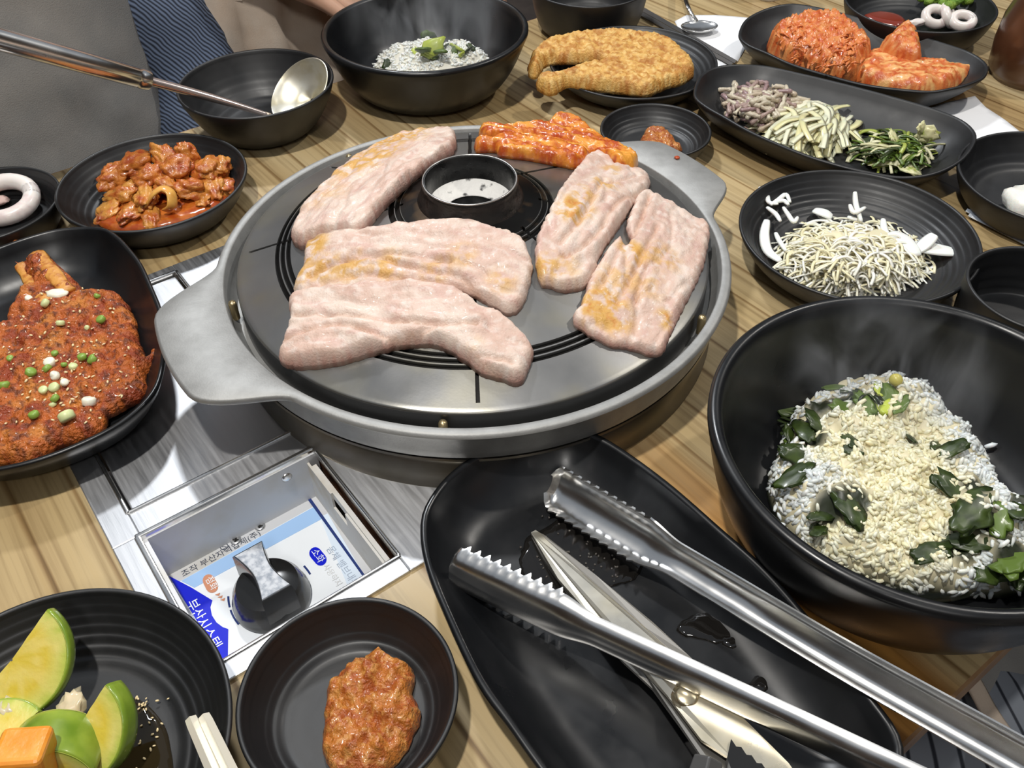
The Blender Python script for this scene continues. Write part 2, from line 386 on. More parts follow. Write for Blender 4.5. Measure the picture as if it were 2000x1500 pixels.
# printed label on the floor of the well
def flat_px(name, pts, z, m, parent, h=.00025, curve=False):
    P = [W(x, y, z) for x, y in pts]
    if curve: P = [Vector((*q, z)) for q in crom([p[:2] for p in P], 5)]
    a = sum(P[i].x*P[(i+1) % len(P)].y-P[(i+1) % len(P)].x*P[i].y for i in range(len(P)))
    if a < 0: P = P[::-1]
    n = len(P); V = [tuple(p) for p in P]+[(p.x, p.y, p.z+h) for p in P]
    F = [list(range(n))[::-1], [n+i for i in range(n)]]+[[i, (i+1) % n, n+(i+1) % n, n+i] for i in range(n)]
    return add(name, V, F, m, parent, smooth=False)
LZ = D+.0003
sticker = flat_px('printed_label', [(352, 1136), (612, 990), (712, 1128), (440, 1302), (336, 1140)], D, mat('label_white', (.84, .88, .92), .35), panel, .0003)
sticker['label'] = 'white and blue printed label under the knob'
flat_px('blue_band', [(354, 1135), (612, 991), (628, 1014), (380, 1148)], LZ, mat('label_sky', (.36, .56, .86), .35), sticker)
flat_px('pale_panel', [(625, 1010), (640, 1003), (714, 1128), (680, 1147)], LZ, mat('label_pale', (.70, .80, .92), .35), sticker, .0002)
BLUE = mat('label_blue', (.004, .012, .60), .3)
flat_px('blue_field', [(330, 1125), (374, 1148), (415, 1173), (411, 1186), (414, 1202), (423, 1216), (435, 1225), (446, 1229), (445, 1296), (436, 1300), (380, 1205)], LZ, BLUE, sticker)
flat_px('blue_line', [(594, 966), (599, 962), (716, 1128), (712, 1131)], LZ+.0001, mat('label_navy', (.01, .03, .16), .4), sticker)
def arc_mark(cx, cy, rx, ry, a0, a1, th):
    P = [(cx+rx*math.cos(a), cy+ry*math.sin(a)) for a in np.linspace(a0, a1, 8)]+[(cx+(rx-th)*math.cos(a), cy+(ry-th)*math.sin(a)) for a in np.linspace(a1, a0, 8)]
    flat_px('arc_mark', P, LZ+.0001, mat('label_navy'), sticker)
arc_mark(535, 1165, 91, 88, PI*.92, PI*1.00, 4); arc_mark(535, 1165, 91, 88, PI*.78, PI*.90, 4); arc_mark(520, 1165, 100, 92, -.72, -.50, 4)
def pill(x0, y0, x1, y1, r, m):
    P0, P1 = W(x0, y0, 0), W(x1, y1, 0); a = math.atan2(y1-y0, x1-x0)
    pts = [(x0+r*math.cos(a+t), y0+r*math.sin(a+t)) for t in np.linspace(PI/2, 1.5*PI, 9)]+[(x1+r*math.cos(a+t), y1+r*math.sin(a+t)) for t in np.linspace(-PI/2, PI/2, 9)]
    flat_px('badge', pts, LZ+.0001, m, sticker)
pill(616, 1081, 626, 1093, 12, BLUE)
ORANGE = mat('label_orange', (.60, .26, .15), .5)
pill(408, 1134, 414, 1146, 12, ORANGE)
for i in range(3): flat_px('flame_mark', [(420+i*5, 1162+i*5), (430+i*5, 1158+i*5), (428+i*5, 1164+i*5)], LZ+.0001, ORANGE, sticker)
def text(s, px, py, size, m, z, along=VX, up=UX, name='lettering', parent=None):
    c = bpy.data.curves.new('lettering', 'FONT'); c.body = s; c.size = size; c.resolution_u = 2; c.extrude = .00006
    t = bpy.data.objects.new('tmp', c); COL.objects.link(t)
    bpy.context.view_layer.update()
    me = bpy.data.meshes.new_from_object(t.evaluated_get(bpy.context.evaluated_depsgraph_get()))
    o0 = W(px, py, z); V = [tuple(o0+along*v.co.x+up*v.co.y+Vector((0, 0, v.co.z+.0001))) for v in me.vertices]; F = [list(q.vertices) for q in me.polygons]
    bpy.data.objects.remove(t); bpy.data.meshes.remove(me); bpy.data.curves.remove(c)
    if V: return add(name, V, F, m, parent, smooth=False)
WHITEP = mat('label_white')
text('부산시스템', 362, 1178, .0088, WHITEP, LZ+.0003, parent=sticker)
text('소화', 607, 1077, .0062, WHITEP, LZ+.0004, parent=sticker)
text('점화', 401, 1131, .0058, mat('label_white'), LZ+.0004, parent=sticker)
text('몸체 밸브내부 코오크', 637, 1072, .0062, mat('label_grey_blue', (.38, .45, .56), .5), LZ+.0002, parent=sticker)
text('사용하지 않을 때', 630, 1106, .0052, mat('label_faint', (.66, .67, .68), .5), LZ+.0002, parent=sticker)
text('조작 부산자력압체(주)', 357, 1127, .0058, mat('label_ink', (.05, .06, .09), .5), D+.0001, along=UX, up=-VX, name='stamped_lettering', parent=panel)
add('round_mark', *merge([lathe([(.0026, 0), (.0026, .0002), (.0021, .0002), (.0021, 0)], 20, W(438, 1068, D)), boxg(W(438, 1068, D).x-.0016, W(438, 1068, D).x+.0016, W(438, 1068, D).y-.0002, W(438, 1068, D).y+.0002, D, D+.0002)]), mat('label_ink'), panel, smooth=False)
# knob
KC = W(533, 1172, D)
knob = thing('control_knob', KC, 'black round gas control knob with a worn silver pointer', 'knob', rz=TH)
knob.parent = panel; knob.matrix_parent_inverse = Matrix.Identity(4); knob.location = panel.matrix_basis.inverted()@KC; knob.rotation_euler = (0, 0, 0)
for k in ('category',): del knob[k]
add('skirt', *lathe([(0, .0005), (.0222, .0005), (.0234, .0015), (.0234, .005), (.0220, .008), (.0212, .013), (.0185, .0175), (.012, .0190), (0, .0195)], 48, KC), BLACKP, knob, angle=40)
def knob_grip(z0, z1, L, wmid, wend):
    ring = []
    for s in np.linspace(-1, 1, 13): ring.append((s*L, wmid+(wend-wmid)*abs(s)**1.6))
    pts = [(a, b) for a, b in ring]+[(a, -b) for a, b in ring[::-1]]
    rings = []
    for z, k in ((z0, 1.0), (z0+(z1-z0)*.9, .97), (z1, .90)): rings.append([KC+VX*(a*k)*1+UX*(b*k)+Vector((0, 0, z-KC.z)) for a, b in pts])
    return loft(rings[::1])
V, F = knob_grip(D+.010, D+.0318, .0215, .0066, .0100); add('grip', V, [q[::-1] for q in F], BLACKP, knob, angle=40)
V, F = knob_grip(D+.0316, D+.0324, .0190, .0052, .0088); add('pointer_plate', V, [q[::-1] for q in F], mat('worn_silver', (.42, .43, .45), .5, .6, var=(300, (.22, .24, .27), .4, .65)), knob, smooth=False)['label'] = 'worn silver pointer plate'

# ------------------------------------------------------------------ burner ring, griddle pan
ring = thing('burner_ring', PC, 'dull steel burner ring between the table and the griddle pan', 'burner ring')
add('ring_wall', *lathe([(.135, .0), (.172, .0), (.1735, .002), (.170, .008), (.168, .018), (.165, .021), (.161, .0215), (.158, .019), (.150, .006), (.135, .0)], 128, PC), mat('ring_steel', (.30, .28, .25), .36, .95, var=(20, (.22, .20, .16), .4, .65)), ring, angle=50)
add('lower_dish', *lathe([(.02, .018), (.150, .022), (.1705, .029), (.1745, .031), (.175, .0295), (.171, .026), (.150, .019), (.02, .016)], 128, PC), mat('ring_steel'), ring, angle=50)
pan = thing('griddle_pan', PC+Vector((0, 0, .03)), 'large round grey griddle pan with two ear handles and grooved plate', 'griddle pan')
def rimR(a):
    r = .1808
    for c, wd, h in ((math.radians(-150.5), 17.5, .0395), (math.radians(33.0), 15.5, .0310)):
        d = abs((math.degrees(a-c)+180) % 360-180)
        t = d/wd
        if t < 1.45: r += h*smooth01(min(1, (1.45-t)/.85))
    return r
NA = 288
ang = [2*PI*i/NA for i in range(NA)]
def panring(fn, z): return [(PC.x+fn(a)*math.cos(a), PC.y+fn(a)*math.sin(a), z) for a in ang]
hz = lambda a: 1 if rimR(a) > .184 else 0
rings = [panring(lambda a: .120, .030), panring(lambda a: .160, .030), panring(lambda a: .1745, .0325), panring(lambda a: .1768, .040), panring(lambda a: .1772, .050),
         panring(lambda a: rimR(a)-.0012, .0535), panring(rimR, .0555), panring(lambda a: rimR(a)-.0008, .0575), panring(lambda a: rimR(a)-.0022, .0582), panring(lambda a: .1744, .0582), panring(lambda a: .1735, .0573), panring(lambda a: .1726, .046), panring(lambda a: .168, .040), panring(lambda a: .120, .038)]
V, F = loft(rings, False); add('pan_body', V, F, ALU, pan, angle=50)
# cooking plate: cone with real grooves
def groove_depth(r, a):
    d = 0
    for g, wd in ((.1275, .0013), (.1315, .0013), (.1355, .0013), (.0545, .0020), (.0500, .0016)):
        if abs(r-g) < wd: d = .0022
    for g in range(8):
        aa = math.radians(-88+45*g); t = abs((a-aa+PI) % (2*PI)-PI)*r
        if t < .0011 and (.127 < r < .158 or .046 < r < .1275): d = max(d, .0022)
    return d
rs = sorted(set(np.round(np.r_[np.linspace(.034, .046, 5), np.linspace(.0475, .0570, 22), np.linspace(.060, .124, 14), np.linspace(.1255, .1375, 28), np.linspace(.140, PR-.0015, 10)], 5)))
aset = []
for g in range(8):
    aa = math.radians(-88+45*g)
    for q in (-.0250, -.0205, -.0160, -.0115, -.0082, -.0060, -.0036, 0, .0036, .0060, .0082, .0115, .0160, .0205, .0250): aset.append((aa+q) % (2*PI))
    aset += [(aa+q) % (2*PI) for q in np.linspace(.05, math.radians(45)-.05, 14)]
aset = sorted(aset); na = len(aset); V = []; F = []; cc = []
for r in rs:
    for a in aset:
        dd = groove_depth(r, a); V.append((PC.x+r*math.cos(a), PC.y+r*math.sin(a), .060+(PR-r)*.31-dd)); cc.append(dd)
for j in range(len(rs)-1):
    for i in range(na): F.append([j*na+i, (j+1)*na+i, (j+1)*na+(i+1) % na, j*na+(i+1) % na])
base = len(V)
for r, z in ((PR-.0006, .0599), (PR, .0588), (PR+.0002, .040)):
    for a in aset: V.append((PC.x+r*math.cos(a), PC.y+r*math.sin(a), z))
for k, (s0, s1) in enumerate((((len(rs)-1)*na, base), (base, base+na), (base+na, base+2*na))):
    for i in range(na): F.append([s0+i, s1+i, s1+(i+1) % na, s0+(i+1) % na])
cols = []
for i, v in enumerate(V):
    r = math.hypot(v[0]-PC.x, v[1]-PC.y); gd = cc[i] if i < len(cc) else (0 if v[2] > .059 else .35*.0022)
    c = (.235, .235, .232)
    k = smooth01((nz(v[0], v[1], 0, 22)+.25)*1.2); c = lerp(c, (.29, .27, .20), .5*k)
    if r < .0482: c = (.012, .011, .010)
    if gd > .001: c = (.010, .009, .008)
    elif gd > 0: c = (.07, .07, .07)
    k2 = smooth01((nz(v[0]+3, v[1], 0, 60)-.15)*2.5)*smooth01((.075-r)/.03); c = lerp(c, (.10, .06, .03), .6*k2)
    cols.append(c)
ALUV = mat('griddle_surface', (.3, .3, .3), .38, .8, vcol=True, bump=(600, .05, .0003), rvar=(12, .24, .42))
add('cooking_plate', V, F, ALUV, pan, cols=cols, angle=35)
chim = add('chimney', *lathe([(.0365, .097), (.0362, .100), (.0345, .103), (.0322, .110), (.0325, .1130), (.0318, .1143), (.0302, .1143), (.0295, .1130), (.0290, .104), (.0280, .092), (.0280, .080)], 72, PC), BLACK, pan, angle=60)
add('chimney_edge', *lathe([(.0319, .1141), (.0319, .1149), (.0309, .1149), (.0309, .1141), (.0319, .1141)], 72, PC), mat('bright_edge', (.55, .54, .52), .3, .9), chim)  # thin bright metal ring along the chimney rim
add('ash_ring', *lathe([(.0284, .0975), (.0240, .0925), (.0185, .0905), (.018, .090), (.0185, .0895), (.028, .0895)], 60, PC), mat('ash_white', (.74, .73, .70), .7, var=(120, (.05, .05, .05), .58, .68), bump=(200, .5, .002)), chim)
add('burner_cap', *lathe([(0, .084), (.013, .084), (.0186, .0895), (.0186, .080), (0, .080)], 40, PC), BLACK, chim)
for a in (-161, -28, 52, 128, -95):
    a = math.radians(a); c = PC+Vector((.1695*math.cos(a), .1695*math.sin(a), .044))
    add('stand_off_peg', *lathe([(.0026, 0), (.0028, .0125), (.0022, .0140), (0, .0144)], 14, c), mat('brass_peg', (.45, .36, .20), .35, .9), pan)

# ------------------------------------------------------------------ dishes
def wall_profile(R, H, br, fz, t=.0030, p=1.6, ridges=0, amp=.0004, lip=.0022, foot=.0015):
    """(r, z) pairs from under the base, up the outside, over the rim, down the inside"""
    pr = [(0, foot), (br*.88, foot), (br*.92, 0), (br, 0)]
    n = 9
    for i in range(1, n):
        s = i/n; pr.append((br+(R-br)*(s**(1/p)), .001+(H-.004)*s**p*.55+(H-.004)*s*.45))
    pr += [(R, H-lip*.9), (R, H-lip*.35), (R-lip*.35, H), (R-lip*.9, H-.0001), (R-lip*1.25, H-lip*.5)]
    n2 = 12 if not ridges else max(14, ridges*6)
    ri, r0 = R-lip*1.3, br*.93
    for i in range(1, n2+1):
        s = 1-i/n2; r = r0+(ri-r0)*(s**(1/p)); z = fz+(H-lip-fz)*(s**p*.55+s*.45)
        if ridges and s > .02: z += amp*math.sin(2*PI*ridges*(1-s)); r += amp*.5*math.sin(2*PI*ridges*(1-s))
        pr.append((r, z))
    if ridges:
        for k in range(1, 8): pr.append((r0*(1-k/9), fz-.0002+amp*.25*math.sin(k*2.4)))
    pr.append((0, fz-.0003)); return pr
def round_dish(name, c, R, H, br, label, cat, fz=.006, ridges=6, p=1.6, m=DISH, group=None, amp=.00045, lip=.0022, n=96, t=.003):
    o = add(name, *lathe(wall_profile(R, H, br, fz, t, p, ridges, amp, lip), n, (c[0], c[1], 0)), m, angle=60)
    # lathe profile with r = 0 rings: weld
    bm = bmesh.new(); bm.from_mesh(o.data); bmesh.ops.remove_doubles(bm, verts=bm.verts, dist=1e-6); bm.normal_update(); bmesh.ops.recalc_face_normals(bm, faces=bm.faces); bm.to_mesh(o.data); bm.free()
    return tag(o, label, cat, group)
def loop_dish(name, rim, H, label, cat, fz=.007, base=.72, und=None, m=DISH, lip=.003, group=None):
    """dish lofted from a free rim outline (world xy); und(i/n) lifts the rim"""
    Q = resample(crom([p[:2] for p in rim], 8), .006); n = len(Q)
    a = sum(Q[i][0]*Q[(i+1) % n][1]-Q[(i+1) % n][0]*Q[i][1] for i in range(n))
    if a < 0: Q = Q[::-1]
    c = (Q.min(0)+Q.max(0))/2
    # inward normals for even wall offsets
    tn = np.roll(Q, -1, 0)-np.roll(Q, 1, 0); tn /= np.linalg.norm(tn, axis=1)[:, None]; nn = np.c_[-tn[:, 1], tn[:, 0]]
    size = min(Q.max(0)-Q.min(0))
    def off(d):
        R = Q+nn*d
        for _ in range(int(d/.004)): R = (np.roll(R, 1, 0)+R*2+np.roll(R, -1, 0))/4
        return R
    wob = np.array([und(*q) if und else 0 for q in Q])
    dm = size*(1-base)/2
    rings = []
    def put(R, z, k): rings.append([(R[i][0], R[i][1], z+wob[i]*k) for i in range(n)])
    def shrink(s, z): R = off(dm*1.1); cc = R.mean(0); rings.append([(cc[0]+(q[0]-cc[0])*s, cc[1]+(q[1]-cc[1])*s, z) for q in R])
    shrink(.05, .0015); shrink(.9, .0015); put(off(dm*1.05), 0, 0); put(off(dm), 0, 0)
    for s in (.15, .35, .6, .85): put(off(dm*(1-s**.8)), (H-.003)*s**1.35, s)
    put(off(0), H-lip*.7, 1); put(off(lip*.1), H-lip*.2, 1); put(off(lip*.45), H, 1); put(off(lip*.9), H-.0002, 1); put(off(lip*1.2), H-lip*.4, 1)
    for s in (.9, .75, .58, .42, .28, .15, .06, 0): put(off(lip*1.2+(dm*1.12-lip*1.2)*(1-s**.75)), fz+(H-lip-fz)*s**1.5, s)
    shrink(.8, fz-.0002); shrink(.4, fz-.0003); shrink(.04, fz-.0003)
    V, F = loft(rings); o = add(name, V, F, m, angle=70); return tag(o, label, cat, group)
def wave(sx, sy, amp, ph=0): return lambda x, y: amp*math.sin(x*sx+y*sy+ph)
def ctr(u, z): return (u[0]*(CZ-z), u[1]*(CZ-z))
def circ_px(l, r, y, z):
    a, b = W(l, y, z), W(r, y, z); return ((a.x+b.x)/2, (a.y+b.y)/2), (b-a).length/2

# round dishes, from rim circles measured at their rim height
kimC = ctr((-.759, 1.674), .033); kimR = .1979*(CZ-.033)
round_dish('side_dish_plate', kimC, kimR, .033, .050, 'black ridged dish holding orange braised kimchi, left of the griddle', 'dish', ridges=6)
spC = ctr((-.626, 2.127), .050); spR = .193*(CZ-.050)
round_dish('bowl', spC, spR, .050, .036, 'black ridged bowl with a steel ladle lying in it', 'bowl', fz=.007, ridges=6, p=1.6)
soC = ctr((-.22, 2.437), .065); soR = .2846*(CZ-.065)
round_dish('rice_bowl', soC, soR, .065, .055, 'large black bowl of rice and chopped greens behind the griddle', 'bowl', fz=.008, ridges=4, p=1.7, lip=.0050, m=DISHG)
shC = ctr((.677, 1.432), .033); shR = .2265*(CZ-.033)
round_dish('side_dish_plate', shC, shR, .033, .056, 'black ridged dish of shredded pale cabbage right of the griddle', 'dish', ridges=7)
bgC = ctr((.63, .91), .080); bgR = .328*(CZ-.080)
round_dish('rice_bowl', bgC, bgR, .080, .070, 'largest glossy black bowl, with rice and seaweed, at the right', 'bowl', fz=.009, ridges=3, p=2.1, lip=.0062, m=DISHG, n=128)
saC = ctr((-.203, .504), .030); saR = .1318*(CZ-.030)
round_dish('sauce_dish', saC, saR, .030, .034, 'small black ridged dish of chunky red-brown paste by the control knob', 'dish', fz=.005, ridges=5, p=1.8)
zuC = ctr((-.549, .441), .034); zuR = .2163*(CZ-.034)
round_dish('side_dish_plate', zuC, zuR, .034, .054, 'black ridged dish of zucchini slices at the near left corner', 'dish', ridges=7)
ssC = ctr((.338, 1.846), .024); ssR = .1258*(CZ-.024)
round_dish('sauce_dish', ssC, ssR, .024, .030, 'small black ridged dish with a dab of red paste behind the griddle ear', 'dish', fz=.005, ridges=5, p=1.7)
c = W(-28, 396, .030); sqR = (W(105, 400, .030)-W(-28, 396, .030)).length
round_dish('side_dish_plate', c, sqR, .030, .044, 'black ridged dish with a white squid ring at the left edge', 'dish', ridges=6); sqC = c
ffC, ffR = circ_px(1072, 1401, 116, .028)
round_dish('serving_plate', ffC, ffR, .028, .050, 'round black plate under the golden fried fish', 'plate', fz=.007, ridges=6, p=1.5)
c, R = circ_px(1036, 1268, -32, .052)
round_dish('bowl', c, R, .052, .045, 'black bowl cut by the top of the photo behind the fried fish', 'bowl', ridges=5, p=2.0)
trC, trR = circ_px(1652, 1942, 4, .040)
round_dish('side_dish_plate', trC, trR, .040, .050, 'black dish of squid rings, broccoli and red sauce at the far right', 'dish', fz=.010, ridges=5, p=1.9)
rdC, rdR = circ_px(1879, 2247, 345, .033)
round_dish('side_dish_plate', rdC, rdR, .033, .054, 'plain black dish with a white lump at the right edge', 'dish', ridges=4)
c, R = circ_px(1895, 2180, 562, .045)
round_dish('bowl', c, R, .045, .045, 'empty black bowl between the shredded cabbage and the right edge', 'bowl', ridges=4, p=2.0)

# wavy platters
fishrim = [(0, 479), (48, 462), (108, 446), (168, 441), (204, 444), (232, 460), (259, 489), (278, 515), (300, 563), (316, 604), (325, 655), (318, 725), (297, 772), (245, 821), (175, 860), (87, 895), (0, 917), (-90, 925), (-190, 890), (-235, 790), (-215, 660), (-150, 560), (-70, 505)]
loop_dish('wavy_platter', outline_px(fishrim, lambda x, y: W(x, y, .036)), .036, 'black wavy-edged platter holding the red seasoned fish at the left', 'platter', base=.70, m=DISHG)
kimrim = [(1443, 63), (1457, 33), (1496, 15), (1545, 9), (1597, 17), (1650, 29), (1755, 53), (1825, 74), (1895, 96), (1930, 121), (1926, 147), (1898, 165), (1860, 177), (1818, 183), (1755, 176), (1685, 163), (1615, 143), (1545, 121), (1496, 99), (1457, 82)]
loop_dish('wavy_platter', outline_px(kimrim, lambda x, y: W(x, y, .034)), .034, 'black wavy-edged platter of red kimchi, far right', 'platter', base=.66, und=wave(30, 10, .0022))
banrim = [(1354, 189), (1362, 156), (1383, 135), (1416, 124), (1455, 121), (1500, 124), (1560, 138), (1620, 154), (1680, 171), (1740, 189), (1800, 207), (1845, 222), (1884, 240), (1906, 264), (1902, 288), (1878, 315), (1830, 336), (1770, 343), (1710, 336), (1635, 321), (1560, 300), (1470, 264), (1410, 231), (1374, 210)]
loop_dish('wavy_platter', outline_px(banrim, lambda x, y: W(x, y, .034)), .034, 'black wavy-edged platter with three side dishes in a row', 'platter', base=.66, und=wave(30, 10, .002, 1))
trayrim = [(1070, 838), (1130, 836), (1190, 858), (1300, 935), (1410, 1030), (1500, 1110), (1600, 1225), (1700, 1350), (1755, 1425), (1768, 1480), (1752, 1545), (1690, 1600), (1560, 1650), (1400, 1670), (1230, 1660), (1130, 1600), (1050, 1500), (990, 1415), (930, 1330), (870, 1205), (832, 1110), (820, 1040), (830, 985), (880, 920), (960, 870)]
loop_dish('serving_tray', outline_px(trayrim, lambda x, y: W(x, y, .032)), .032, 'long black tray holding the tongs and scissors in the foreground', 'tray', base=.72, fz=.007, m=DISHG, lip=.0035)
TRAYZ = .0072

# ------------------------------------------------------------------ pork on the griddle
CREASE = {0: [], 1: [[(605, 540), (700, 503), (800, 522), (900, 545), (945, 582)], [(640, 520), (760, 500), (880, 512)], [(600, 560), (700, 540), (800, 548)]],
 2: [[(558, 668), (660, 640), (760, 664), (850, 648)], [(575, 620), (700, 624), (820, 638), (930, 640)], [(985, 735), (930, 702), (1000, 716)]],
 3: [[(1262, 368), (1205, 400), (1172, 450), (1140, 482), (1105, 500)], [(1180, 350), (1140, 420), (1095, 475)], [(1245, 343), (1190, 358)]],
 4: [[(1268, 376), (1262, 402), (1238, 462)], [(1285, 440), (1262, 485), (1222, 560), (1205, 590)], [(1210, 480), (1190, 530), (1172, 562)], [(1262, 520), (1240, 590)]]}
def crease_pts(i): return [np.array([Wc(x, y, .008)[:2] for x, y in crom(c, 4, False)]) for c in CREASE[i]]
def crease_d(C, x, y): return min([float(np.hypot(c[:, 0]-x, c[:, 1]-y).min()) for c in C], default=9.0)
def pork_col(sears, seed, ax, redside=.0030, idx=0):
    pts = [(Wc(x, y), r, k) for x, y, r, k in sears]; CC = [resample(c, .0012, False) for c in crease_pts(idx)]
    def f(x, y, h):
        a, b = x*ax[0]+y*ax[1], -x*ax[1]+y*ax[0]
        n1 = nz(a*.5, b, seed, 45, 3); n2 = nz(a*.28, b, seed+9, 150, 3); n3 = nz(a*.6, b, seed+20, 260, 2)
        c = lerp((.58, .41, .335), (.665, .535, .455), smooth01(.5+n1*1.3))
        c = lerp(c, (.53, .32, .275), .50*smooth01((n2-.08)*2.0)); c = lerp(c, (.71, .62, .56), .55*smooth01((n3-.10)*2.2))
        for p, r, k in pts:
            d = math.hypot(x-p.x, y-p.y)/r
            if d < 1.4:
                g = smooth01((1.4-d)/1.1)*smooth01(.45+1.6*nz(x, y, seed+31, 110, 4)+.15)*k
                c = lerp(c, (.58, .33, .085), min(.95, g*1.25)); c = lerp(c, (.48, .14, .018), .65*smooth01((g-.70)*3.5)*smooth01(.3+2*nz(x, y, seed+60, 200)))
        if h < redside: c = lerp((.42, .17, .13), c, .35+.3*smooth01(.5+2*nz(x*3, y*3, seed, 90)))
        cd = crease_d(CC, x, y); c = lerp(c, (.48, .27, .17), .5*math.exp(-(cd/.0013)**2))
        return c
    return f
PORK = mat('pork', (.7, .55, .5), .46, vcol=True, sss=.08, bump=(650, .55, .0009), spec=.4, coat=.05)
cb = lambda x, y: cone(x, y)+.0003
def folds(dx, dy, sc, amp, seed):
    return lambda x, y, f: f*amp*(-abs(nz(x*dx[0]+y*dx[1], (x*dy[0]+y*dy[1]), seed, sc, 3))+.22)
def pfold(ax, seed):
    C = [resample(c, .0012, False) for c in crease_pts(seed-1)]
    def h(x, y, f):
        a, b = x*ax[0]+y*ax[1], -x*ax[1]+y*ax[0]
        g = abs(nz(a*.35, b, seed*3.1, 42, 2)); q = nz(a*.45, b, seed*1.7+4, 120, 3)
        return f*(.0020*(.18-g if g < .18 else 0)/.18*-1*.8+.0011*q+.0020*nz(a, b, seed, 24, 2)-.0030*(.65+.9*nz(x, y, seed+2, 70, 2))*math.exp(-(crease_d(C, x, y)/.0012)**2)+.0012*math.exp(-((crease_d(C, x, y)-.0045)/.0025)**2))
    return h
porks = [
 ('thick slice of pork lying at the back left of the griddle', [(570, 452), (590, 415), (650, 350), (720, 297), (760, 276), (820, 262), (884, 259), (887, 284), (864, 300), (812, 338), (772, 374), (735, 412), (704, 448), (668, 456), (625, 464), (590, 474), (573, 468)], 0.0125, [(770, 300, .028, .9), (800, 280, .018, .8), (690, 350, .026, .8), (740, 330, .022, .8), (640, 410, .018, .35), (860, 270, .010, .7)], .35),
 ('pork belly slice across the middle of the griddle, second from front', [(597, 480), (612, 462), (710, 450), (800, 438), (850, 432), (920, 432), (965, 443), (1015, 465), (1030, 488), (1040, 520), (1032, 560), (1012, 603), (985, 606), (962, 594), (930, 577), (895, 566), (800, 568), (675, 582), (582, 574), (576, 552), (592, 520)], .0085, [(605, 510, .014, 1.0), (620, 495, .010, .8), (640, 545, .012, .8), (690, 545, .013, .8), (760, 545, .013, .8), (600, 555, .010, .8), (850, 550, .010, .6), (980, 570, .010, .6), (900, 520, .012, .5)], .3),
 ('pork belly slice nearest the front of the griddle', [(574, 578), (675, 562), (800, 551), (888, 566), (935, 596), (980, 616), (1020, 650), (1040, 676), (1037, 702), (1014, 744), (980, 735), (935, 720), (900, 694), (850, 669), (790, 670), (720, 686), (665, 702), (600, 711), (548, 702), (555, 665), (566, 620)], .0110, [(930, 700, .006, .2)], .3),
 ('folded pork slice beside the chimney on the right of the griddle', [(1164, 297), (1195, 312), (1203, 326), (1250, 335), (1269, 346), (1265, 366), (1240, 392), (1220, 422), (1196, 458), (1174, 492), (1164, 520), (1150, 550), (1115, 563), (1080, 557), (1053, 545), (1046, 480), (1064, 430), (1090, 380), (1130, 325)], .0088, [(1125, 425, .013, 1.0), (1110, 440, .010, .9), (1180, 380, .012, .7), (1195, 350, .009, .6), (1062, 540, .010, .9), (1100, 540, .012, .5), (1140, 400, .010, .7)], .3),
 ('ragged pork slice at the far right of the griddle', [(1246, 380), (1262, 371), (1277, 379), (1300, 390), (1345, 415), (1384, 440), (1380, 490), (1370, 530), (1340, 590), (1310, 650), (1289, 689), (1240, 680), (1190, 671), (1150, 650), (1119, 624), (1136, 590), (1150, 548), (1168, 515), (1190, 482), (1211, 463), (1220, 480), (1232, 470), (1224, 440), (1236, 405)], .0072, [(1180, 610, .016, 1.0), (1160, 625, .012, 1.0), (1200, 640, .012, .9), (1240, 515, .010, .9), (1225, 500, .008, .9), (1290, 520, .014, .6), (1250, 570, .016, .5), (1300, 640, .008, .9), (1200, 560, .013, .5)], .3)]
for i, (lab, pts, th, sears, e0) in enumerate(porks):
    O = outline_px(pts, lambda x, y: Wc(x, y, th*.5)); Q = np.array([p[:2] for p in O]); ev, evec = np.linalg.eigh(np.cov(Q.T)); ax = evec[:, 1]
    o = pillow('pork_slice', O, cb, th, PORK, None, edge=.0042, res=.0015, na=.0004, ns=170, col=pork_col(sears, i*4.3+2, ax, (.0075, .003, .005, .003, .003)[i], i), seed=i*2+1, jit=.0009, e0=.40, hf=pfold(ax, i+1))
    tag(o, lab, 'pork slice', 'pork slices on the griddle')
# the torn strip folded over the ragged slice
# red kimchi strips grilling
KIMS = mat('kimchi_orange', (.6, .2, .03), .32, vcol=True, sss=.08, bump=(420, .5, .001), coat=.35)
def orange_col(seed, a=(.62, .19, .020), b=(.42, .065, .008), c3=(.78, .36, .05)):
    def f(x, y, h):
        n = nz(x, y, seed, 120, 4); c = lerp(a, b, smooth01(.45+n*1.6)); return lerp(c, c3, .8*smooth01((nz((x*.97-y*.24)*.25, x*.24+y*.97, seed+8, 110, 3)-.02)*2.5)*smooth01(h/.006))
    return f
ks = [('long leaf of red kimchi, rear one grilling behind the chimney', [(939, 254), (985, 256), (1040, 257), (1078, 241), (1103, 234), (1130, 240), (1160, 263), (1192, 281), (1226, 300), (1245, 314), (1240, 328), (1210, 328), (1180, 308), (1120, 288), (1060, 275), (1000, 272), (944, 268)], .0125, .006),
      ('split leaf of red kimchi, front one grilling behind the chimney', [(932, 279), (970, 278), (990, 270), (1060, 271), (1120, 286), (1152, 301), (1136, 322), (1100, 319), (1040, 307), (978, 299), (966, 290), (930, 290)], .0105, .006)]
for i, (lab, pts, th, ed) in enumerate(ks):
    tag(pillow('kimchi_leaf', outline_px(pts, lambda x, y: Wc(x, y, th*.4)), cb, th, KIMS, None, edge=ed, res=.0014, na=.0012, ns=230, col=orange_col(i*5), seed=i+11, jit=.0010, hf=lambda x, y, f: f*.0042*nz((x*.97-y*.24)*.22, x*.24+y*.97, 3+i, 95, 3)), lab, 'kimchi', 'kimchi grilling on the griddle')
c = Wc(1322, 309); p = W(1322, 309, .0585)
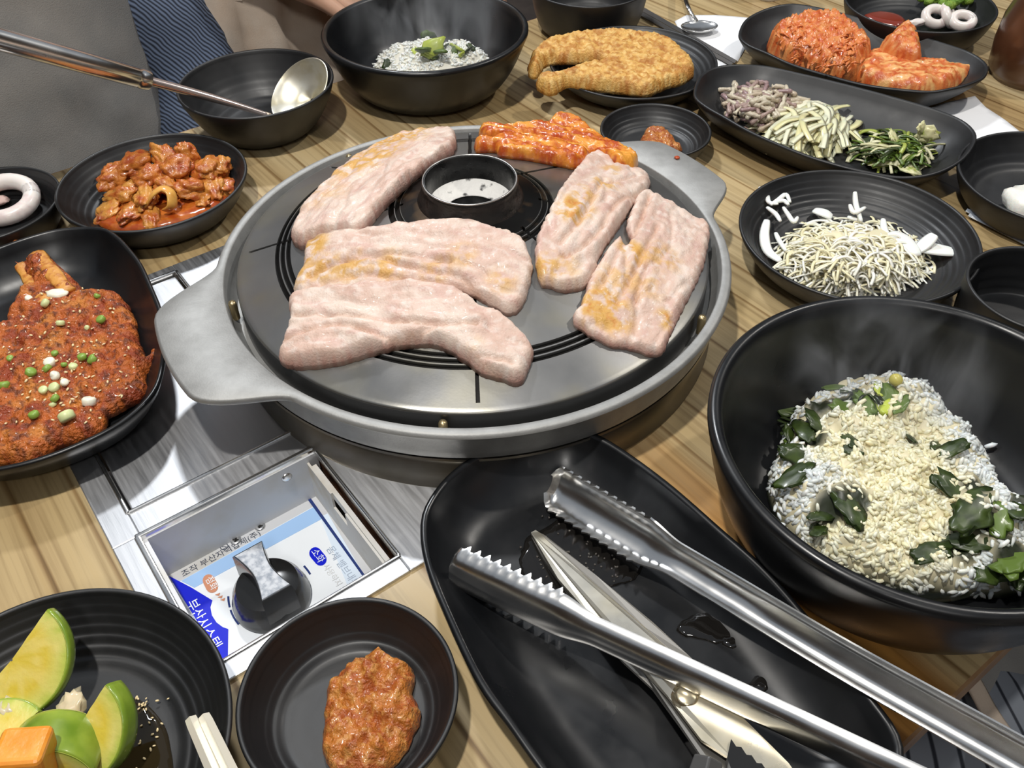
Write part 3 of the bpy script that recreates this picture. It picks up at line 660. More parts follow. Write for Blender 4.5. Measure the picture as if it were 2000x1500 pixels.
tag(add('sauce_drop', *chunk((p.x, p.y, .0592), (.0024, .0022, .0011), seed=3, amp=.2, sub=2), KIMS if False else mat('red_sauce', (.42, .06, .012), .25, coat=.4)), 'small red sauce drop on the right ear of the griddle pan', 'sauce drop')

# ------------------------------------------------------------------ fried fish
FRY = mat('fried_batter', (.6, .33, .08), .55, vcol=True, bump=(480, .9, .0016), spec=.35)
def fry_col(seed):
    def f(x, y, h):
        n = nz(x, y, seed, 140, 4); m2 = nz(x, y, seed+4, 60, 3)
        c = lerp((.66, .385, .105), (.46, .20, .035), smooth01(.42+n*1.7)); c = lerp(c, (.78, .55, .22), .7*smooth01((nz(x, y, seed+7, 260, 3)-.05)*2.5)); return lerp(c, (.34, .11, .015), .6*smooth01((m2-.12)*2.6))
    return f
ff = [(1031, 128), (1040, 104), (1070, 82), (1120, 69), (1180, 65), (1250, 67), (1300, 77), (1330, 97), (1357, 128), (1340, 150), (1300, 162), (1265, 176), (1220, 172), (1150, 164), (1110, 158), (1078, 174), (1052, 165), (1050, 152), (1085, 148), (1130, 131), (1175, 121), (1150, 114), (1085, 114), (1062, 122), (1052, 139), (1036, 140)]
tag(pillow('fried_fish', outline_px(ff, lambda x, y: W(x, y, .034)), .0265, .0150, FRY, None, edge=.010, res=.0021, na=.0030, ns=110, col=fry_col(3), seed=3, jit=.0012, e0=.25), 'golden fried fish with a forked tail hanging over its round plate', 'fried fish')

# ------------------------------------------------------------------ red seasoned fish on the left platter
SPICY = mat('chilli_crust', (.4, .08, .01), .5, vcol=True, bump=(420, 1.0, .0030), coat=.12)
def spicy_col(x, y, h):
    n = nz(x, y, 1, 90, 4); c = lerp((.46, .105, .010), (.28, .040, .004), smooth01(.5+n*1.6)); c = lerp(c, (.62, .22, .028), .8*smooth01((nz(x, y, 6, 42, 3)-.02)*2.2)*smooth01(.6+n)); return lerp(c, (.10, .022, .006), .8*smooth01((nz(x, y, 9, 190, 3)-.10)*3))
sf = [(8, 500), (20, 478), (45, 468), (72, 471), (92, 490), (120, 520), (148, 545), (170, 562), (218, 565), (248, 590), (262, 618), (266, 655), (286, 690), (302, 664), (322, 645), (320, 660), (300, 700), (280, 722), (284, 745), (270, 765), (228, 786), (205, 800), (190, 830), (150, 847), (100, 862), (60, 890), (15, 894), (-60, 885), (-130, 820), (-150, 720), (-100, 650), (-40, 628), (5, 630), (14, 600), (40, 565), (62, 548), (40, 528), (20, 520)]
fz0 = .0105
redfish = pillow('seasoned_fish', outline_px(sf, lambda x, y: W(x, y, .020)), fz0, .0135, SPICY, None, edge=.010, res=.0018, na=.0042, ns=70, col=spicy_col, seed=8, jit=.0016, e0=.35, hf=lambda x, y, f: f*(.0016*nz(x, y, 4, 240, 3)))
tag(redfish, 'flat fish under coarse red chilli sauce with scallions on a wavy platter', 'fish')
# tail ribs
tailm = mat('tail_skin', (.62, .29, .06), .45, var=(150, (.40, .12, .015), .45, .65), bump=(300, .6, .001))
def top_of(o, p):
    """highest point of a mesh object at world xy"""
    im = o.matrix_basis.inverted(); a = im@Vector((p.x, p.y, 1)); b = im@Vector((p.x, p.y, -1)); ok, loc, n_, i_ = o.ray_cast(a, (b-a).normalized())
    return (o.matrix_basis@loc).z if ok else p.z
def on(o, x, y, z=.024, lift=0.0):
    for _ in range(6):
        p = W(x, y, z); z = top_of(o, p)+lift
    return W(x, y, z)
for pts in ([(60, 480), (100, 530), (132, 570)], [(30, 500), (60, 545), (90, 590)]):
    P = crom([on(redfish, x, y, lift=-.0008) for x, y in pts], 4, False)
    add('tail_ray', *tube(P, [.0060+.0008*math.sin(i*1.7) for i in range(len(P))], 10, True, .38), tailm, redfish)
GREENS = [mat('scallion_green', (.22, .36, .06), .4, sss=.1), mat('scallion_pale', (.62, .68, .34), .4, sss=.1), mat('scallion_white', (.80, .78, .64), .4, sss=.15)]
LAB = ['dark green scallion slice sprinkled on the red seasoned fish', 'pale green scallion slice sprinkled on the red seasoned fish', 'white scallion slice sprinkled on the red seasoned fish']
GRP = ['dark green scallion slices on the red fish', 'pale green scallion slices on the red fish', 'white scallion slices on the red fish']
sc = [(56, 583, 2, .9), (88, 592, 1, 1.1), (118, 631, 1, 1.0), (197, 624, 0, 1.1), (190, 578, 0, .8), (60, 727, 0, 1.2), (97, 708, 2, 1.3), (92, 720, 0, 1.1), (108, 735, 2, 1.0), (125, 712, 0, .7), (160, 697, 0, 1.0), (180, 702, 0, 1.2), (143, 716, 1, 1.0), (107, 690, 0, .8), (107, 732, 2, 1.0), (85, 762, 1, 1.0), (106, 757, 1, 1.2), (126, 747, 2, .9), (174, 784, 2, 1.5), (107, 778, 0, 1.0), (103, 790, 1, .8), (66, 810, 0, 1.1), (130, 813, 1, 1.7), (8, 752, 0, 1.2), (170, 640, 1, .6), (20, 700, 0, .8)]
ORD = ['first ', 'second ', 'third ', 'fourth ', 'fifth ', 'sixth ', 'seventh ', 'eighth ', 'ninth ', 'tenth ', 'eleventh ', 'twelfth ', 'thirteenth ']
sc_rank = {}
for k in range(3):
    for n, i in enumerate(sorted([i for i in range(len(sc)) if sc[i][2] == k], key=lambda i: sc[i][1])): sc_rank[i] = ORD[n]
for i, (x, y, k, s) in enumerate(sc):
    p = on(redfish, x, y, lift=.0012*s)
    V, F = lathe([(0, -.0016), (.0020, -.0016), (.0026, -.0010), (.0026, .0010), (.0020, .0016), (0, .0016)], 12)
    R = rotm(random.uniform(-.7, .7), random.uniform(-.5, .9), random.uniform(0, 6))
    V = [tuple(p+R@(Vector(v)*s*1.15)) for v in V]; tag(add('scallion_slice', V, F, GREENS[k]), LAB[k].replace('sprinkled on the', 'on the')+', '+sc_rank[i]+'from the tail', 'scallion', GRP[k])
p = on(redfish, 112, 573, lift=.002); tag(add('garlic_slice', *chunk(p, (.0078, .0050, .0026), (0, .1, .2), 4, .12, sub=3), GREENS[2]), 'large white garlic slice near the tail of the red seasoned fish', 'garlic')
def seeds(name, pts, L, m, parent, seed=0):
    V0, F0 = ico(1); parts = []
    for q in pts:
        R = rotm(random.uniform(-.5, .5), random.uniform(-.5, .5), random.uniform(0, 6)); s = random.uniform(.8, 1.2)
        parts.append(([tuple(q+R@Vector((v[0]*L*s, v[1]*L*.55*s, v[2]*L*.4*s))) for v in V0], F0))
    return add(name, *merge(parts), m, parent)
sp = []
while len(sp) < 150:
    x, y = random.gauss(110, 75), random.gauss(690, 85)
    if x < 2 or x > 275 or y > 870: continue
    q = W(x, y, .022); z = top_of(redfish, q)
    if z > .014 and z < .05 and abs(z-.022) > 1e-6: sp.append(on(redfish, x, y, lift=.0004))
tag(seeds('sesame_seeds', sp, .0015, mat('sesame', (.75, .60, .34), .5), None), 'sesame seeds scattered over the red seasoned fish', 'sesame seeds', kind='stuff')

# ------------------------------------------------------------------ braised kimchi and meat in the left dish
STEW = mat('braised_kimchi', (.6, .2, .04), .34, vcol=True, sss=.08, bump=(330, .7, .0016), coat=.35)
def stew_cols(V, seed, pale):
    out = []
    for v in V:
        n = nz(v[0], v[1], v[2]+seed, 150, 3); c = lerp((.50, .145, .022), (.34, .055, .008), smooth01(.45+1.8*n)); out.append(lerp(c, (.66, .33, .06), pale*smooth01(.5+1.5*nz(v[0]+seed, v[1], v[2], 90, 2))))
    return out
pool = [(185, 425), (200, 390), (250, 370), (330, 350), (420, 340), (452, 360), (445, 385), (400, 415), (330, 437), (260, 445), (215, 442)]
tag(pillow('stew_sauce', outline_px(pool, lambda x, y: W(x, y, .012)), .0068, .0065, mat('chilli_sauce', (.34, .055, .008), .15, coat=.6, var=(120, (.50, .14, .02), .4, .65)), None, edge=.012, res=.003, na=.0008), 'pool of red sauce under the braised kimchi', 'sauce')
st = [(225, 345, .025, (.016, .012, .010), .3, 'jagged orange lump'), (265, 325, .030, (.016, .013, .012), .2, ''), (322, 308, .036, (.015, .011, .011), .5, ''), (345, 330, .034, (.017, .013, .013), .15, ''), (300, 345, .030, (.017, .013, .011), .2, ''), (365, 300, .042, (.0085, .008, .014), .3, ''), (405, 330, .030, (.014, .013, .010), .4, ''), (430, 330, .026, (.010, .010, .010), .5, ''), (240, 380, .020, (.016, .012, .010), .75, ''), (210, 415, .014, (.014, .010, .006), .8, ''), (285, 385, .024, (.018, .010, .010), .8, ''), (255, 415, .016, (.018, .011, .007), .7, ''), (372, 370, .022, (.014, .012, .011), .4, ''), (415, 370, .018, (.015, .012, .009), .6, ''), (440, 365, .016, (.012, .010, .008), .5, ''), (295, 425, .014, (.015, .0085, .008), .6, ''), (350, 400, .012, (.014, .010, .006), .3, ''), (395, 395, .012, (.014, .009, .007), .5, ''), (330, 365, .026, (.013, .011, .010), .3, '')]
ORD = ['', 'second ', 'third ', 'fourth ', 'fifth ', 'sixth ', 'seventh ', 'eighth ', 'ninth ', 'tenth ', 'eleventh ', 'twelfth ']
stew_label = {}
for nm, lo, hi in (('rear', 0, 340), ('middle', 340, 375), ('front', 375, 999)):
    row = sorted([i for i in range(len(st)) if lo <= st[i][1] < hi], key=lambda i: st[i][0])
    for k, i in enumerate(row): stew_label[i] = 'orange-red braised piece, %sfrom the left in the %s row of the heap' % (ORD[k] or 'first ', nm)
for i, (x, y, z, s, pale, _) in enumerate(st):
    V, F = chunk(W(x, y, z*.85), (s[0]*1.0, s[1]*.98, s[2]*.80), (random.uniform(-.4, .4), random.uniform(-.4, .4), random.uniform(0, 3)), i+2, .40, 1.45, 4)
    tag(add('braised_piece', V, F, STEW, cols=stew_cols(V, i, pale)), stew_label[i], 'kimchi piece', 'braised pieces in the left dish')
# the curled onion petal standing in front
P = [W(285, 400, .020), W(300, 378, .030), W(318, 368, .033), W(334, 378, .030), W(336, 402, .022), W(326, 410, .017)]
V, F = tube(crom(P, 5, False), .0052, 10, True, .35); tag(add('onion_curl', V, F, mat('onion_amber', (.74, .40, .09), .28, sss=.2, coat=.4, var=(90, (.60, .22, .03), .4, .7))), 'curled amber onion petal at the front of the braised kimchi', 'onion')

# ------------------------------------------------------------------ squid
SQ = mat('squid_white', (.78, .72, .68), .35, sss=.2, var=(60, (.60, .45, .45), .52, .72), coat=.2)
def ringpts(c, r1, r2, rz, tilt=0, n=28):
    R = rotm(tilt, 0, rz); return [c+R@Vector((r1*math.cos(2*PI*i/n), r2*math.sin(2*PI*i/n), 0)) for i in range(n+3)]
sqx = thing('squid_ring', W(8, 400, .008), 'thick white squid ring on the dish at the left edge', 'squid')
add('ring', *tube(ringpts(W(6, 390, .018), .0235, .0215, .2, .25), .0070, 14), SQ, sqx)
add('inner_piece', *chunk(W(-6, 392, .011), (.010, .006, .004), (0, 0, .3), 6, .2), mat('squid_pink', (.66, .48, .44), .35, sss=.2), sqx)
tag(add('sauce_dab', *chunk(W(5, 470, .010), (.010, .006, .004), seed=3, amp=.2), mat('red_sauce')), 'dab of dark red sauce beside the squid ring at the left', 'sauce')
for i, (x, y, r, rz, t) in enumerate([(1828, 32, .013, .3, .6), (1853, 30, .013, 1.2, .9), (1880, 40, .011, 0, .5)]):
    c = W(x, y, .024); tag(add('squid_ring', *tube(ringpts(c, r, r*.75, rz, t), .0052, 10), SQ), ['squid ring nearest the red sauce in the far right dish', 'middle squid ring below the broccoli in the far right dish', 'right-hand squid ring in the far right dish'][i], 'squid', 'squid in the far right dish')
V, F = chunk(W(1790, 44, .021), (.016, .005, .004), (0, 0, .35), 5, .25); tag(add('squid_tentacle', V, F, SQ), 'pointed squid tentacle beside the rings in the far right dish', 'squid')
tag(pillow('red_sauce_pool', outline_px([(1690, 22), (1720, 16), (1755, 22), (1772, 34), (1760, 44), (1730, 40), (1700, 32)], lambda x, y: W(x, y, .016)), .0105, .004, mat('dark_red_sauce', (.20, .025, .010), .2, coat=.5), None, edge=.008, res=.003), 'pool of dark red dipping sauce in the far right dish', 'sauce')
br = thing('broccoli_floret', W(1850, 2, .020), 'green broccoli floret at the top of the far right dish', 'broccoli')
parts = [chunk(W(1850+random.gauss(0, 22), 0+random.gauss(0, 7), .030+random.uniform(-.004, .005)), (.0055,)*3, seed=i, amp=.3, fs=3, sub=2) for i in range(22)]
add('crown', *merge(parts), mat('broccoli_green', (.13, .26, .025), .6, bump=(600, .9, .002), var=(150, (.26, .40, .05), .4, .6)), br)
add('stalk', *tube([W(1850, 22, .016), W(1850, 2, .028)], .007, 10), GREENS[1], br)

# ------------------------------------------------------------------ kimchi on the far platter
def fan(seed, n, P0, P1, spread, r, zamp):
    parts = []
    for i in range(n):
        t = i/(n-1)-.5; a = P0+Vector((random.gauss(0, .003), random.gauss(0, .003), 0)); b = P1+Vector((t*spread, random.gauss(0, .004), random.uniform(0, zamp)))
        m = (a+b)/2+Vector((t*spread*.7, 0, zamp*(1-abs(t)))); parts.append(tube(crom([a, m, b], 5, False), r*random.uniform(.7, 1.2), 6, True, .6))
    return merge(parts)
KIM = mat('kimchi_red', (.6, .15, .03), .34, vcol=True, sss=.08, bump=(380, .5, .0012), coat=.3)
def heap(name, out, base, th, m, lab, cat, col, grp=None, edge=.014, res=.0022, na=.004, ns=110, seed=0, hf=None, zp=.02, kind=None, jit=.0012):
    o = pillow(name, outline_px(out, lambda x, y: W(x, y, zp)), base, th, m, None, edge=edge, res=res, na=na, ns=ns, col=col, seed=seed, jit=jit, hf=hf, e0=.2); return tag(o, lab, cat, grp, kind)
def kcol(seed, pale=.3):
    def f(x, y, h):
        n = nz(x*2.2, y*.7, seed, 110, 4); c = lerp((.66, .20, .050), (.50, .085, .014), smooth01(.45+n*1.7)); return lerp(c, (.80, .46, .17), pale*smooth01((nz(x*.6, y*1.8, seed+5, 100, 3)+.1)*2))
    return f
k1 = heap('kimchi_bundle', [(1503, 85), (1510, 62), (1545, 50), (1580, 42), (1615, 40), (1650, 52), (1680, 75), (1702, 98), (1690, 125), (1665, 150), (1630, 148), (1580, 130), (1530, 108)], .009, .030, KIM, 'shredded mound of red kimchi at the left of the far platter', 'kimchi', kcol(1, .35), 'kimchi on the far platter', seed=3, na=.0050, ns=170, hf=folds((1.2, .3), (-.3, .5), 120, .006, 2), zp=.022)
k2 = heap('kimchi_bundle', [(1668, 140), (1690, 108), (1715, 100), (1760, 108), (1800, 120), (1850, 126), (1895, 134), (1900, 143), (1870, 160), (1820, 173), (1760, 172), (1700, 158)], .009, .018, KIM, 'smooth pale-orange cabbage leaf of kimchi at the right of the far platter', 'kimchi', kcol(7, .9), 'kimchi on the far platter', seed=5, na=.0022, ns=80, hf=folds((.6, 1.0), (-.3, .5), 70, .003, 4), zp=.018)
k3 = heap('kimchi_bundle', [(1715, 92), (1730, 80), (1750, 62), (1775, 55), (1790, 70), (1798, 95), (1800, 120), (1770, 118), (1735, 108)], .010, .032, KIM, 'upright folded kimchi leaf at the middle of the far platter', 'kimchi', kcol(12, .5), 'kimchi on the far platter', seed=9, na=.003, ns=110, hf=folds((1.2, .1), (0, .5), 130, .005, 8), zp=.026)
parts = []
for i in range(120):
    x, y = random.uniform(1515, 1690), random.uniform(52, 145)
    q = W(x, y, .022); z = top_of(k1, q)
    if abs(z-.022) < 1e-6: continue
    a = random.gauss(.9, .7); p0 = on(k1, x, y, .025, .0002); dv = Vector((math.cos(a), math.sin(a), 0))*random.uniform(.004, .008)
    parts.append(tube([p0-dv, p0+Vector((0, 0, .0016)), p0+dv-Vector((0, 0, .001))], [.0006, random.uniform(.0014, .0024), .0006], 6, True, .55))
V, F = merge(parts); sh = add('shreds', V, F, KIM, k1, cols=[lerp((.70, .24, .06), (.52, .10, .02), random.random()) for v in V]); sh['kind'] = 'stuff'

# ------------------------------------------------------------------ three side dishes on the middle platter
BANW = np.array([W(x, y, .034)[:2] for x, y in banrim])
def in_ban(p, m=.017):
    q = np.array([[p.x, p.y]]); return bool(inside(q, BANW)[0]) and poly_dist(q, BANW)[0] > m-.35*max(0, p.z-.009)
in_shred = lambda p: math.hypot(p.x-shC[0], p.y-shC[1]) < shR*.74+.5*max(0, p.z-.008)
fl = .0068
tent = mat('tossed_tentacles', (.45, .38, .30), .35, vcol=True, sss=.1, bump=(600, .5, .001), coat=.25)
parts = []; cl = []
for i in range(150):
    x, y = random.gauss(1478, 44), random.gauss(200, 26)
    d = math.hypot((x-1478)/95, (y-200)/62)
    if d > 1.05: continue
    z = fl+.004+.026*(1-d**1.6)*random.uniform(.75, 1.0); p0 = W(x, y, z); a = random.uniform(0, 6.3); L = random.uniform(.006, .013)
    dv = Vector((math.cos(a), math.sin(a), random.uniform(-.3, .3)))*L; bend = Vector((-dv.y, dv.x, 0))*random.uniform(-.6, .6)
    if not (in_ban(p0-dv) and in_ban(p0+dv)): continue
    V, F = tube(crom([p0-dv, p0+bend*.5+Vector((0, 0, .002)), p0+dv], 4, False), [random.uniform(.0014, .0030) for _ in range(9)], 6)
    parts.append((V, F)); c = random.choice([(.52, .45, .34), (.58, .52, .40), (.34, .24, .21), (.46, .38, .28), (.30, .20, .20)]); cl += [c]*len(V)
V, F = merge(parts); octo = thing('tentacle_salad', W(1478, 205, fl), 'grey-brown tossed tentacle shreds at the left of the three-dish platter', 'side dish')
o = add('shreds', V, F, tent, octo, cols=cl); o['kind'] = 'stuff'
add('mound', *chunk(W(1478, 203, fl+.002), (.036, .026, .016), seed=5, amp=.3), mat('salad_core', (.22, .17, .13), .5, bump=(300, .6, .002)), octo)
def strands(name, cen, n, ext, zh, r, L, m, parent, dirn, cols=None, fl=.0068, curl=.5, flat=.5, seed=1, n_seg=5, ok=None):
    rs = random.Random(seed); parts = []; cl = []
    for i in range(n):
        a = rs.uniform(0, 2*PI); q = rs.random()**.5; x = cen[0]+ext[0]*q*math.cos(a); y = cen[1]+ext[1]*q*math.sin(a)
        z = fl+.002+zh*(1-q**1.8)*rs.uniform(.55, 1.0); p0 = W(x, y, z); an = dirn(x, y, rs); l = L*rs.uniform(.6, 1.25)
        dv = Vector((math.cos(an), math.sin(an), rs.uniform(-.12, .12)))*l; bend = Vector((-dv.y, dv.x, 0))*rs.uniform(-curl, curl)
        e1, e2 = p0-dv+bend*.3, p0+dv+bend*rs.uniform(-.2, .6)
        e1.z = max(fl+.001, e1.z-.004); e2.z = max(fl+.001, e2.z-.004)
        if ok and not (ok(e1) and ok(e2)): continue
        V, F = tube(crom([e1, p0-dv*.4-bend*.1, p0+dv*.4-bend*.2, e2], n_seg, False), r*rs.uniform(.7, 1.3), 5, True, flat); parts.append((V, F))
        if cols: c = rs.choice(cols); cl += [c]*len(V)
    V, F = merge(parts); o = add(name, V, F, m, parent, cols=cl or None); o['kind'] = 'stuff'; return o
RAD = mat('radish_shreds', (.80, .79, .62), .25, sss=.3, vcol=True, coat=.3)
rad = thing('radish_salad', W(1590, 245, fl), 'translucent pale shredded radish in the middle of the three-dish platter', 'side dish')
strands('shreds', (1583, 240), 190, (88, 50), .028, .0030, .026, RAD, rad, lambda x, y, rs: .95+rs.gauss(0, .35)+(x-1583)/200., [(.80, .74, .46), (.84, .80, .58), (.76, .69, .38), (.82, .78, .54)], flat=.2, curl=.6, ok=in_ban)
add('mound', *chunk(W(1585, 243, fl), (.038, .031, .017), (0, 0, .9), 8, .2), mat('radish_core', (.80, .77, .58), .4, sss=.2), rad)
GV = mat('seasoned_greens', (.1, .15, .03), .35, vcol=True, bump=(400, .4, .001), coat=.2)
gr = thing('greens_salad', W(1755, 290, fl), 'dark and pale green chopped greens at the right of the three-dish platter', 'side dish')
gcols = [(.06, .11, .012), (.10, .17, .02), (.035, .055, .010), (.60, .58, .34), (.68, .66, .44), (.36, .42, .08), (.16, .22, .03)]
strands('shreds', (1752, 285), 150, (88, 44), .024, .0017, .012, GV, gr, lambda x, y, rs: rs.uniform(0, 6.3), gcols, curl=1.2, flat=.45, seed=5, ok=in_ban)
strands('stems', (1800, 290), 14, (50, 25), .014, .0009, .026, GV, gr, lambda x, y, rs: rs.gauss(.4, .4), [(.55, .53, .30), (.45, .48, .16)], curl=.9, seed=9, flat=1, ok=in_ban)
for k, (px, py, z, a, q) in enumerate(((1812, 262, .034, .010, 1.2), (1800, 250, .040, .008, 1.3), (1745, 268, .028, .009, .6), (1770, 325, .016, .014, .2), (1725, 318, .014, .012, .3), (1700, 300, .016, .008, .4), (1790, 300, .022, .008, .7))):
    V, F = chunk(W(px, py, z), (a, a*.62, .0016), (q, .3*math.sin(k*2), .7*k), k+40, .6, 2.4, 3); add('leaf_piece', V, F, mat('pale_leaf', (.62, .60, .34), .4, sss=.2, var=(160, (.30, .36, .06), .52, .7)), gr)
add('mound', *chunk(W(1752, 288, fl), (.036, .023, .011), seed=12, amp=.3), mat('greens_core', (.03, .045, .012), .4), gr)

# ------------------------------------------------------------------ shredded cabbage
CAB = mat('cabbage_shreds', (.8, .76, .55), .4, sss=.2, vcol=True)
cab = thing('cabbage_salad', W(1690, 490, .0065), 'heap of finely shredded cream cabbage on the ridged dish', 'side dish')
ccols = [(.84, .77, .53), (.86, .81, .62), (.80, .72, .46), (.84, .81, .70), (.88, .85, .76)]
strands('shreds', (1665, 500), 640, (150, 74), .030, .00115, .0100, CAB, cab, lambda x, y, rs: rs.gauss(.2, 1.1), ccols, fl=.0072, curl=1.7, flat=.45, seed=3, ok=in_shred)
strands('loose_shreds', (1650, 520), 90, (170, 55), .007, .0011, .009, CAB, cab, lambda x, y, rs: rs.gauss(.3, .8), [(.84, .84, .80), (.80, .80, .74)], fl=.0065, curl=.9, seed=13, ok=in_shred)
add('mound', *chunk(W(1668, 505, .0065), (.049, .033, .0185), seed=2, amp=.22), mat('cabbage_core', (.76, .70, .48), .5, sss=.2), cab)
WHITEV = mat('white_strip', (.84, .84, .80), .35, sss=.3)
def strip(name, pts, z, w, parent, m=WHITEV, flat=.25):
    P = crom([W(x, y, zz) for (x, y), zz in zip(pts, z)], 5, False); n = len(P)
    return add(name, *tube(P, [w*(.35+.65*math.sin(PI*min(1, (i+1)/(n+.6)))**.6) for i in range(n)], 8, True, flat), m, parent)
strip('leaf_strip', [(1770, 478), (1800, 482), (1830, 487), (1868, 492)], [.014, .016, .018, .016], .0085, cab, flat=.2)
strip('leaf_strip', [(1790, 490), (1808, 475), (1825, 458)], [.016, .021, .026], .006, cab, flat=.25)
strip('leaf_strip', [(1740, 455), (1765, 470), (1790, 500)], [.018, .020, .018], .008, cab, flat=.3)
strip('leaf_strip', [(1590, 410), (1610, 416), (1625, 424)], [.013, .014, .012], .006, cab)
strip('leaf_strip', [(1670, 375), (1672, 400), (1682, 432)], [.030, .024, .020], .0024, cab, flat=.7)
strip('leaf_strip', [(1498, 430), (1493, 460), (1500, 490), (1525, 510)], [.022, .018, .014, .012], .0042, cab, flat=.4)
strip('leaf_strip', [(1725, 428), (1728, 450), (1745, 475)], [.020, .018, .016], .003, cab, flat=.5)
for pts in ([(1483, 366), (1497, 378), (1502, 395), (1520, 398)], [(1505, 400), (1520, 390), (1535, 380), (1543, 395)], [(1498, 405), (1515, 418), (1524, 432)], [(1530, 405), (1540, 420), (1550, 433), (1558, 424)], [(1512, 395), (1530, 392), (1540, 400)], [(1515, 455), (1522, 470), (1535, 490)], [(1655, 424), (1675, 430)], [(1660, 400), (1668, 415), (1690, 405)]):
    strip('leaf_strip', pts, [.018]*len(pts) if pts[0][1] > 420 else [.024]*len(pts), .0022, cab, flat=.7)

# ------------------------------------------------------------------ rice
RICE = mat('rice_grains', (.82, .80, .70), .35, sss=.25, vcol=True, spec=.4)
def rice(parent, samples, cols, L=.0034, seed=1, name='grains', normals=None):
    rs = random.Random(seed); V0, F0 = ico(1); V0 = V0.tolist(); parts = []; cl = []
    for i, q in enumerate(samples):
        n = (normals[i] if normals else Vector((rs.gauss(0, .3), rs.gauss(0, .3), 1))).normalized()
        n = (n+Vector((rs.gauss(0, .25), rs.gauss(0, .25), rs.gauss(0, .25)))).normalized()
        t = Vector((rs.gauss(0, 1), rs.gauss(0, 1), rs.gauss(0, 1))); t = (t-n*t.dot(n)).normalized(); b = n.cross(t)
        s = rs.uniform(.85, 1.15); c = cols(q, rs)
        parts.append(([tuple(q+t*(v[0]*L*s)+b*(v[1]*L*.38*s)+n*(v[2]*L*.34*s)) for v in V0], F0)); cl += [c]*len(V0)
    V, F = merge(parts); o = add(name, V, F, RICE, parent, cols=cl); o['kind'] = 'stuff'; return o
# far bowl
fr_ = thing('rice_portion', (soC[0], soC[1], .009), 'steaming white rice with chopped greens in the far black bowl', 'rice')
def heapmesh(name, par, out, base, th, edge, amp, ns, seed, m):
    return pillow(name, out, base, th, m, par, edge=edge, res=.0035, na=amp, ns=ns, seed=seed, e0=.1)
mound = heapmesh('rice_mound', fr_, [Vector((soC[0]+.004+.062*math.cos(a)*(1+.08*math.sin(3*a)), soC[1]-.012+.056*math.sin(a), 0)) for a in np.linspace(0, 2*PI, 14, endpoint=False)], .009, .037, .045, .007, 40, 3, mat('rice_core', (.74, .72, .62), .5))
MW = fr_.matrix_basis
def top_child(o, par, p):
    a = par.matrix_basis.inverted()@Vector((p.x, p.y, 1)); ok, loc, n_, i_ = o.ray_cast(a, Vector((0, 0, -1))); return (par.matrix_basis@loc).z if ok else None
def scatter(o, par, n, rs, cx, cy, R, lift=.0008):
    out = []
    while len(out) < n:
        a = rs.uniform(0, 2*PI); q = R*rs.random()**.5; p = Vector((cx+q*math.cos(a), cy+q*math.sin(a), 0)); z = top_child(o, par, p)
        if z is None or z < .006: n -= .2; continue
        p.z = z+lift*rs.uniform(-.6, 1.4); out.append(p)
    return out
rs = random.Random(4)
rice(fr_, scatter(mound, fr_, 1100, rs, soC[0]+.004, soC[1]-.012, .062), lambda q, r: r.choice([(.88, .87, .82), (.86, .85, .78), (.90, .89, .85)]), seed=4)
def on_child(o, par, x, y, z0, lift):
    z = z0
    for _ in range(6):
        p = W(x, y, z); t = top_child(o, par, p)
        if t is None: break
        z = t+lift
    return W(x, y, z)
LEAFG = [mat('leaf_dark', (.018, .032, .006), .4, coat=.1, var=(120, (.04, .065, .010), .4, .65)), mat('leaf_mid', (.085, .14, .018), .45, coat=.1), mat('leaf_lime', (.42, .50, .06), .4, coat=.1)]
for i, (x, y, s, k) in enumerate([(835, 75, .011, 1), (845, 92, .010, 2), (828, 98, .010, 1), (852, 82, .009, 0), (860, 100, .008, 1), (840, 108, .009, 2), (895, 95, .010, 2), (900, 108, .008, 2), (888, 100, .006, 1), (915, 97, .006, 0), (810, 100, .005, 2), (850, 112, .007, 1), (755, 125, .006, 0), (870, 90, .005, 0), (920, 92, .005, 0)]):
    p = on_child(mound, fr_, x, y, .035, .003+.008*(i < 5)); s *= 1.25 if i < 5 else 1; V, F = chunk(p, (s*1.05, s*.65, s*.22), (random.uniform(-.9, .9), random.uniform(-.9, .9), random.uniform(0, 6)), i, .5, 2.0, 2)
    add('green_leaf', V, F, LEAFG[k], fr_)
# near bowl: rice mound built from clumps
nr_ = thing('rice_portion', (bgC[0], bgC[1], .010), 'white rice mixed with seaweed in the largest bowl', 'rice')
rs = random.Random(9)
ro = [(1555, 800), (1620, 752), (1700, 732), (1780, 742), (1830, 780), (1880, 835), (1935, 905), (1975, 960), (2060, 1000), (2085, 1090), (2010, 1142), (1900, 1150), (1800, 1146), (1700, 1122), (1600, 1084), (1532, 1014), (1502, 938), (1528, 862)]

